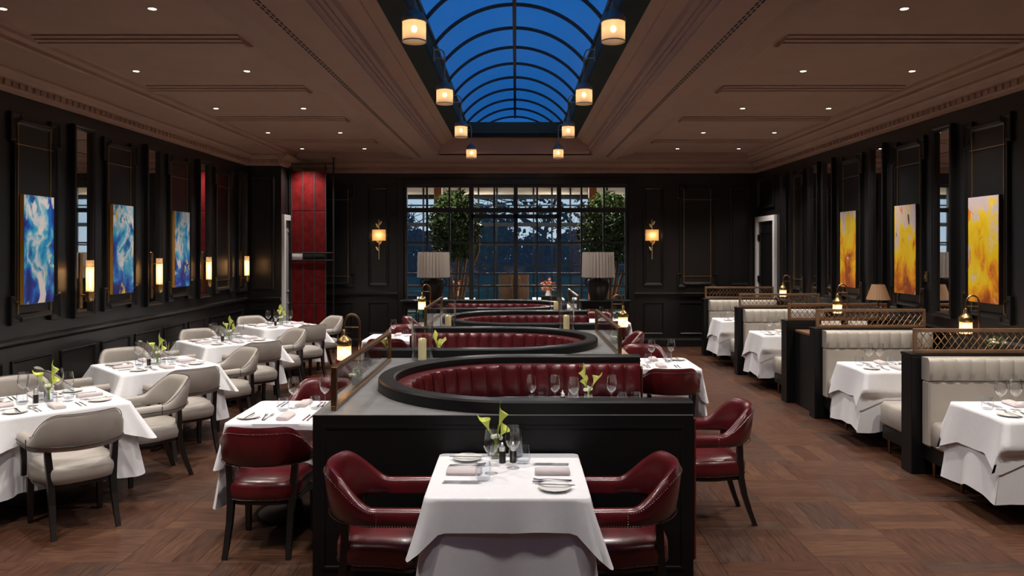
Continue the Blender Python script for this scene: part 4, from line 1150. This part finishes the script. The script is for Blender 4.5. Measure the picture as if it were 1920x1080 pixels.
# reading lamp with tan pleated shade on the service console
l = thing('shade_lamp', 'slim table lamp with tan pleated shade on the service console', 'table lamp', (4.40, (PB[1][1]+PB[2][0])/2, .931))
MB().lathe([(.07,0),(.07,.015),(.02,.03),(.010,.06),(.010,.22),(.016,.235),(.008,.25),(.007,.50)], n=16).build('stand', 'bronze', l, True)
n = 48
MB().loft([[((r+(.003 if k % 2 else 0))*cos(2*pi*k/n), (r+(.003 if k % 2 else 0))*sin(2*pi*k/n), z) for k in range(n)] for r, z in ((.135,.40),(.07,.585))]).build('shade', 'tan_shade', l, True, 25)
MB().tube([(-.07,0,.58),(.07,0,.58)], .004, 6).build('shade_carrier', 'bronze', l)

# ================================================================== WALL PIECES
def wall_mirror(side, u, lab, hw=.15):
    m = thing('wall_mirror', lab, 'mirror', (XL if side == 'L' else XR, u, 0)); sg = 1 if side == 'L' else -1
    z0_, z1_ = 1.24, 3.26
    tl = .0; zc_ = (z0_+z1_)/2; h_ = (z1_-z0_)/2     
    gm = MB().box(sg*-.002, sg*.002, -hw, hw, -h_, h_).xf(Matrix.Rotation(sg*tl, 4, 'Y')).xf(Matrix.Translation((sg*.012, 0, zc_)))
    gm.build('mirror_glass', 'mirror', m)
    fr = sweep_frame(rect(-hw-.055, hw+.055, z0_-.055, z1_+.055), [(0,0.0005),(0,.055),(.015,.062),(.03,.050),(.045,.050),(.057,.016)], lambda u_, v, w: (sg*w, u_, v))
    fr.build('frame', 'black_paint', m)
for u, nm in zip(MIR_L, ('nearest', 'second', 'third', 'farthest')): wall_mirror('L', u, 'tall narrow mirror on the left wall, %s of four' % nm)
for u, nm in zip(MIR_R, ('nearest', 'second', 'third', 'farthest')): wall_mirror('R', u, 'tall narrow mirror on the right wall, %s of four' % nm, .14)
def artwork(side, u, k, lab, hw):
    sg = 1 if side == 'L' else -1; z0_, z1_ = 1.40, 2.48
    a = thing('painting', lab, 'painting', (XL if side == 'L' else XR, u, (z0_+z1_)/2))
    h = (z1_-z0_)/2
    MB().box(sg*.015, sg*.052, -hw, hw, -h, h).build('stretcher', 'art_edge_gold' if side == 'L' else 'pepper', a)
    MB().box(sg*.0521, sg*.056, -hw+.002, hw-.002, -h+.002, h-.002).build('canvas', ('art_blue_%d' if side == 'L' else 'art_yellow_%d') % k, a)
for k, (u, nm) in enumerate(zip(ART_L[:3], ('nearest', 'middle', 'farthest'))): artwork('L', u, k, 'tall blue abstract painting on the left wall, %s of three' % nm, .24)
for k, (u, nm) in enumerate(zip(ART_R, ('nearest', 'middle', 'farthest'))): artwork('R', u, k, 'tall yellow and orange abstract painting on the right wall, %s of three' % nm, .25)
pl = thing('wall_switch', 'small wall switch plate beside the nearest right-hand mirror', 'switch', (XR, 8.82, 1.62))
MB().box(-.012,-.001,-.045,.045,-.06,.06,.003).build('plate', 'bronze', pl); MB().box(-.016,-.0125,-.012,.012,-.02,.02).build('rocker', 'bronze_wood', pl)

# red panelled screen with its tube frame
sc = thing('red_panel_screen', 'tall red panelled screen hung in a dark tube frame by the left corner', 'screen', (-3.853, 14.12, 0))
xs = [-.32, -.105, .105, .315]; zs = [.05, .52, 1.00, 1.74, 1.88, 2.62, 3.38]
def sz(py): return CAM_H+(CY-py)*14.12/F_PX
zs = [.06, .48, sz(570), sz(488), sz(474), sz(396), sz(321)]
for i in range(3):
    for j in range(6):
        if j == 3: continue
        MB().box(xs[i]+.008, xs[i+1]-.008, -.025, .0, zs[j]+.006, zs[j+1]-.006, .004).build('red_panel', 'red_panel', sc)
MB().box(xs[0]+.005, xs[1]-.005, -.02, 0, zs[3]+.01, zs[4]-.01).build('white_band', 'white_paint', sc)
MB().box(xs[1]+.005, xs[3]-.005, -.02, 0, zs[3]+.01, zs[4]-.01).build('black_band', 'slot', sc)
MB().box(xs[0], xs[3], .001, .02, .03, zs[6]).build('backing', 'dark_wood', sc)
for x in xs: MB().box(x-.008, x+.008, -.032, .001, .0005, zs[6]+.01).build('stile', 'piping', sc)
for x, zz in ((-.355, ZB-.001), (.46, ZB-.001)):
    MB().tube([(x, -.02, .0005), (x, -.02, zz)], .016, 8).build('frame_post', 'dark_wood', sc, True)
    MB().lathe([(.05, zz-.012), (.05, zz)], (x, -.02, 0), 14).build('ceiling_flange', 'dark_wood', sc)
for z in (zs[6]+.13, zs[4], zs[3]): MB().tube([(-.355,-.045,z),(.46,-.045,z)], .011, 7).build('frame_bar', 'dark_wood', sc)
for x in (-.31, .31): MB().tube([(x,-.03,zs[6]),(x,-.03,zs[6]+.14)], .011, 7).build('hanger', 'dark_wood', sc)
# ================================================================== TABLEWARE
def mk_wine():
    t = MB(); pr = [(.036,.0005),(.036,.002),(.012,.006),(.0045,.012),(.0038,.09),(.008,.098),(.030,.120),(.041,.145),(.043,.165),(.038,.20),(.033,.232),(.0322,.232),(.037,.20),(.0418,.165),(.0398,.146),(.029,.122),(.002,.102)]
    return tag(t.lathe(pr, n=20).build('wine_glass', 'glass', None, True, 60), None, 'glass')
def mk_tumbler():
    t = MB(); pr = [(.030,.0005),(.036,.006),(.040,.03),(.040,.05),(.035,.095),(.0338,.095),(.0385,.05),(.0385,.03),(.034,.012),(.002,.010)]
    return tag(t.lathe(pr, n=20).build('tumbler', 'tumbler_glass', None, True, 60), None, 'glass')
def mk_plate():
    t = MB(); pr = [(.05,.0005),(.055,.004),(.082,.013),(.084,.0155),(.078,.0145),(.052,.007),(.002,.006)]
    return tag(t.lathe(pr, n=28).build('side_plate', 'porcelain', None, True, 40), None, 'plate')
def mk_napkin():
    t = MB(); rings = []
    for x in (-.092,-.089,-.03,.03,.089,.092):
        e_ = .85 if abs(x) > .09 else 1
        rings.append([(x, y*e_, z*e_+.001) for y, z in ((-.038,0),(.038,0),(.043,.012),(.036,.024),(.014,.028),(-.012,.024),(-.034,.022),(-.043,.012))])
    return tag(t.loft(rings, cap=True).build('napkin', 'napkin', None, True, 60), None, 'napkin')
def mk_knife():
    t = MB().prism([(-.10,-.005),(-.02,-.004),(.0,-.008),(.08,-.008),(.10,.003),(.02,.004),(-.10,.006)], .0006, .0035)
    return tag(t.build('table_knife', 'steel'), None, 'knife')
def mk_fork():
    t = MB(); t.loft([[(x, -w, z), (x, w, z), (x, w, z+.0025), (x, -w, z+.0025)] for x, w, z in ((-.10,.006,.001),(-.05,.004,.003),(.02,.0025,.006),(.045,.005,.004),(.060,.011,.002),(.070,.0115,.002))], cap=True)
    for y in (-.009,-.003,.003,.009): t.loft([[(x, y-.0016, z), (x, y+.0016, z), (x, y+.0016, z+.0018), (x, y-.0016, z+.0018)] for x, z in ((.069,.002),(.10,.007))], cap=True)
    return tag(t.build('table_fork', 'steel'), None, 'fork')
def mk_mill():
    t = thing('pepper_mill', None, 'mill')
    MB().lathe([(.019,.0005),(.019,.06),(.017,.066)], n=14).build('body', 'pepper', t, True)
    MB().lathe([(.0175,.0665),(.0185,.09),(.010,.096),(.006,.100),(.008,.108),(.003,.114)], n=14).build('cap', 'nickel', t, True)
    return t
def spathe(mb, base, tip_dir, L, w, bend=0):
    """calla bloom: a funnel whose one side runs out to a tip"""
    d = Vector(tip_dir).normalized(); a = d.cross(Vector((0,1,0))); 
    if a.length < .1: a = d.cross(Vector((1,0,0)))
    a.normalize(); b = d.cross(a); rings = []
    for i in range(8):
        t = i/7; r = w*(.10+.9*t**1.6); ring = []
        for k in range(14):
            th = 2*pi*k/14; tip = max(0, cos(th))**3
            ln = L*(t*(.72+.10*cos(th)))+L*.38*tip*t**3; fl = r*(1+.25*t*t)-r*.55*tip*t**4
            ring.append(Vector(base)+d*ln+a*(cos(th)*fl)+b*(sin(th)*fl))
        rings.append(ring)
    mb.loft(rings)
def mk_calla():
    c = thing('calla_vase', None, 'flowers')
    MB().lathe([(.030,.0005),(.034,.005),(.034,.085),(.0325,.085),(.0325,.010),(.002,.008)], n=18).build('vase', 'glass', c, True, 60)
    st = MB(); bl = []
    for k, (x0_, y0_, x1_, y1_, h, tx, ty, L) in enumerate(((.008,.0,-.035,-.01,.165,-.45,-.15,.105), (-.006,.006,.02,.01,.185,.22,.1,.125), (.0,-.008,.03,-.02,.14,.35,-.3,.08))):
        st.tube([(x0_,y0_,.012),(x0_*.5,y0_,.08),(x1_*.6,y1_*.6,h*.8),(x1_,y1_,h)], [.0045,.0045,.005,.006], 7)
        m_ = MB(); spathe(m_, (x1_,y1_,h-.01), (tx,ty,1), L, .030); m_.build('bloom', 'spathe', c, True, 80, False)
    st.build('stems', 'stem', c, True)
    w = MB()
    for x, y, z in ((-.015,-.015,.125),(.012,-.02,.13),(0,.015,.12),(.028,.0,.115)): w.sphere((x,y,z), .014, 9, 6)
    w.build('small_roses', 'petal', c, True)
    return c
def mk_hurricane_small():
    t = MB().lathe([(.038,.0005),(.042,.004),(.042,.15),(.0405,.15),(.0405,.006),(.002,.005)], n=22)
    return tag(t.build('glass_cylinder', 'glass', None, True, 60), None, 'vase')
def mk_hurricane():
    c = thing('hurricane_candle', None, 'candle')
    MB().lathe([(.080,.0005),(.088,.008),(.094,.05),(.094,.40),(.0915,.40),(.0915,.05),(.085,.012),(.002,.010)], n=28).build('glass_cylinder', 'glass', c, True, 60)
    rg = []; r = random.Random(4)
    for z in (.011,.012,.06,.14,.185,.19): rg.append([(.036*cos(2*pi*k/18)*(1 if z < .18 else .96), .036*sin(2*pi*k/18)*(1 if z < .18 else .96), z+(r.uniform(-.008,.008) if z > .18 else 0)) for k in range(18)])
    cd = MB().loft(rg, cap=True).build('candle', 'wax', c, True, 50)
    MB().tube([(0,0,.19),(.001,0,.205)], .0015, 5).build('wick', 'slot', cd)
    return c
def mk_flowers():
    c = thing('flower_bowl', None, 'flowers'); r = random.Random(9)
    MB().lathe([(.022,.0005),(.030,.02),(.030,.045),(.026,.05)], n=16).build('pot', 'dark_ceramic', c, True)
    tag(leaf_cloud(60, (0,0,.085), (.022,.07,.045), .035, r).build('leaves', 'leafgreen', c, fix=False), kind='stuff')
    for k in range(9):
        x, y, z = r.uniform(-.022,.022), r.uniform(-.07,.07), r.uniform(.07,.115)
        MB().sphere((x,y,z), r.uniform(.012,.018), 8, 5, .8).build('blossom', 'petal', c, True)
    return c
MK = dict(wine=mk_wine, tumbler=mk_tumbler, plate=mk_plate, napkin=mk_napkin, knife=mk_knife, fork=mk_fork, mill=mk_mill, calla=mk_calla, cyl=mk_hurricane_small, hurricane=mk_hurricane, flowers=mk_flowers)
GRP = dict(wine='wine glasses on the tables', tumbler='water tumblers on the tables', plate='side plates on the tables', napkin='rolled napkins on the tables', knife='table knives', fork='table forks', mill='salt and pepper mills', calla='calla lily vases', cyl='glass cylinders', hurricane='hurricane candles', flowers='small flower pots')
def ware(kind, x, y, z, rz, lab): return place(PROTO, 'ware_'+kind, MK[kind], (x, y, z), rz, lab, GRP[kind])
def setting(tx, ty, half, face, who, items='pnkfwt', jit=None, gl=(.36, -.02, .30, .10)):
    """place setting on the edge opposite to the heading 'face'; who = words naming the place"""
    F = Vector((cos(face), sin(face))); R_ = Vector((sin(face), -cos(face)))
    e0 = Vector((tx, ty))-F*half
    def at(f, r_): p = e0+F*f+R_*r_; return p.x, p.y
    j = jit or (lambda a: random.uniform(-a, a))
    if 'p' in items:
        x, y = at(.15, -.265); ware('plate', x, y, ZT, 0, 'white side plate at %s' % who)
        x, y = at(.15, -.255); ware('knife', x, y, ZT+.0165, face+j(.1), 'butter knife at %s' % who)
    if 'f' in items:
        x, y = at(.16, -.155); ware('fork', x, y, ZT, face+j(.05)+.12, 'outer fork at %s' % who)
        x, y = at(.155, -.125); ware('fork', x, y, ZT, face+j(.05), 'inner fork at %s' % who)
    if 'n' in items:
        x, y = at(.15, .0); ware('napkin', x, y, ZT, face+j(.06), 'rolled mauve-grey napkin at %s' % who)
    if 'k' in items:
        x, y = at(.155, .145); ware('knife', x, y, ZT, face+j(.03), 'inner knife at %s' % who)
        x, y = at(.15, .175); ware('knife', x, y, ZT, face+j(.03), 'outer knife at %s' % who)
    if 'w' in items: x, y = at(gl[0], gl[1]); ware('wine', x, y, ZT, 0, 'wine glass at %s' % who)
    if 't' in items: x, y = at(gl[2], gl[3]); ware('tumbler', x, y, ZT, 0, 'water tumbler at %s' % who)
# front table
def tp(px, py): d = F_PX*(CAM_H-ZT)/(py-CY); return (px-CX)*d/F_PX, d      # a point on a table top
setting(-.04, 4.035, .385, 0, 'the left place of the front table', 'pnkf')
setting(-.04, 4.035, .385, pi, 'the right place of the front table', 'pnkf')
for px, py, kd, lab in ((921, 888, 'wine', 'left wine glass on the front table'), (962, 878, 'wine', 'right wine glass on the front table'),
                        (906, 900, 'tumbler', 'front-left water tumbler on the front table'), (981, 868, 'tumbler', 'right water tumbler on the front table')):
    x, y = tp(px, py); 
    ware(kd, x, y, ZT, 0, lab)
x, y = -.115, 4.33; ware('calla', x, y, ZT, 0, 'vase of green calla lilies and white roses on the front table')
ware('cyl', .00, 4.37, ZT, 0, 'empty glass cylinder behind the wine glass on the front table')
ware('mill', -.075, 4.235, ZT, 0, 'left pepper mill on the front table'); ware('mill', -.015, 4.245, ZT, 0, 'right pepper mill on the front table')
# side tables by the banquette
for k, (x, y, nm) in enumerate(TWO):
    sd = 'near'; items = 'pnkf'
    setting(x, y, .375, pi/2, 'the near place of %s' % nm, 'pnkf' if k < 2 else 'n')
    setting(x, y, .375, -pi/2, 'the far place of %s' % nm, 'pnkf' if k < 2 else 'n')
    for dx, dy, w in ((.04,.02,'left'), (.26,.08,'right')):
        ware('wine', x+dx-.08, y+dy+.08, ZT, 0, '%s wine glass on %s' % (w, nm)); ware('tumbler', x+dx-.13, y+dy-.01, ZT, 0, '%s water tumbler on %s' % (w, nm))
    if k == 2: pass
# tables inside the banquette
x, y, nm = BT[0]
for dx, w in ((-.44,'leftmost'), (-.26,'second'), (.17,'third')):
    ware('wine', x+dx, y+.22, ZT, 0, '%s wine glass on the table inside the first banquette' % w)
ware('wine', x+.085-.21, y+.12, ZT, 0, 'wine glass beside the calla lilies inside the first banquette')
for dx, w in ((-.35,'leftmost'), (.36,'rightmost'), (.255,'middle'), (-.43, 'front left')):
    ware('tumbler', x+dx, y+(.25 if w != 'front left' else .12), ZT, 0, '%s tumbler on the table inside the first banquette' % w)
ware('cyl', x-.12, y+.25, ZT, 0, 'empty glass cylinder on the table inside the first banquette')
ware('calla', x-.005, y+.24, ZT, 2.6, 'tall calla lilies on the table inside the first banquette')
ware('mill', x-.20, y+.25, ZT, 0, 'pepper mill on the table inside the first banquette')
x, y, nm = BT[1]
for dx, w in ((-.18,'left'), (-.06,'middle'), (.18,'right')): ware('tumbler', x+dx, y+.28, ZT, 0, '%s tumbler on the table inside the second banquette' % w)
ware('calla', x-.27, y+.24, ZT, 2.2, 'calla lilies on the table inside the second banquette')
ware('flowers', x-.33, y+.1, ZT, 0, 'small pot of white flowers on the table inside the second banquette')
x, y, nm = BT[2]
for dx, w in ((-.25,'left'), (.15,'right')): ware('tumbler', x+dx, y+.28, ZT, 0, '%s tumbler on the table inside the third banquette' % w)
ware('plate', x+.0, y+.28, ZT, 0, 'white plate on the table inside the third banquette')
# diamond tables
for k, (x, y) in enumerate(TL):
    for dx, dy, nm in ((1,-1,'near right'), (1,1,'far right'), (-1,1,'far left'), (-1,-1,'near left')):
        setting(x, y, .46, atan2(-dy, -dx), 'the %s place of the %s diamond-set table' % (nm, tln[k]), 'pnkfwt' if k < 3 else 'pnwt', gl=(.345, .125, .30, .0))
    ware('calla', x+.02, y, ZT, .4+k*.3, 'yellow-green calla lilies on the %s diamond-set table' % tln[k])
    ware('mill', x-.04, y-.06, ZT, 0, 'pepper mill on the %s diamond-set table' % tln[k])
    ware('cyl', x-.05, y+.05, ZT, 0, 'empty glass cylinder on the %s diamond-set table' % tln[k])
# booth tables on the right
for k, y in enumerate(TR):
    x = 4.0; nm = 'the %s booth table on the right' % trn[k]
    setting(3.80, y, .33, pi/2, 'the near place of '+nm, 'pnkf'); setting(3.80, y, .33, -pi/2, 'the far place of '+nm, 'pnkf')
    for dx, dy, w in ((-.40,.02,'left'), (-.29,.02,'right')):
        ware('wine', x+dx, y+dy, ZT, 0, '%s wine glass on %s' % (w, nm))
    for dx, dy, w in ((-.49,.035,'left'), (-.17,.03,'right')):
        ware('tumbler', x+dx, y+dy, ZT, 0, '%s water tumbler on %s' % (w, nm))
# candles and flowers on the banquette block
for x, y, w in ((-.82, 6.65, 'behind the first banquette, on the left'), (-.80, 8.97, 'behind the second banquette, on the left'), (.60, 8.97, 'behind the second banquette, on the right'), (.60, 11.295, 'behind the third banquette, on the right')):
    ware('hurricane', x, y, BTOP+.001, 0, 'cream candle in tall glass cylinder %s' % w)
ware('flowers', BXL+.045, 5.46, BTOP+.001, 0, 'small pot of white flowers behind the first glass screen')
ware('flowers', BXR-.042, 5.46+PITCH, BTOP+.001, 0, 'small pot of white flowers behind the second glass screen')
ware('flowers', 4.24, PB[0][1]-.05, 1.041, pi/2, 'white flowers behind the lattice of the nearest partition')
# printed menus leaning on the service console
for k, (x, rz) in enumerate(((3.75, .1), (4.05, -.05))):
    m_ = thing('menu_card', '%s white menu card leaning on the service console' % ('left', 'right')[k], 'menu', (x, PB[1][1]+.14, .931), rz)
    MB().box(-.12,.12,-.004,.0,.0005,.16).xf(Matrix.Rotation(-.25, 4, 'X')).build('card', 'porcelain', m_)
    MB().box(-.12,.12,.0,.004,.0005,.16).xf(Matrix.Rotation(.05, 4, 'X')).xf(Matrix.Translation((0,.045,0))).build('card_back', 'porcelain', m_)
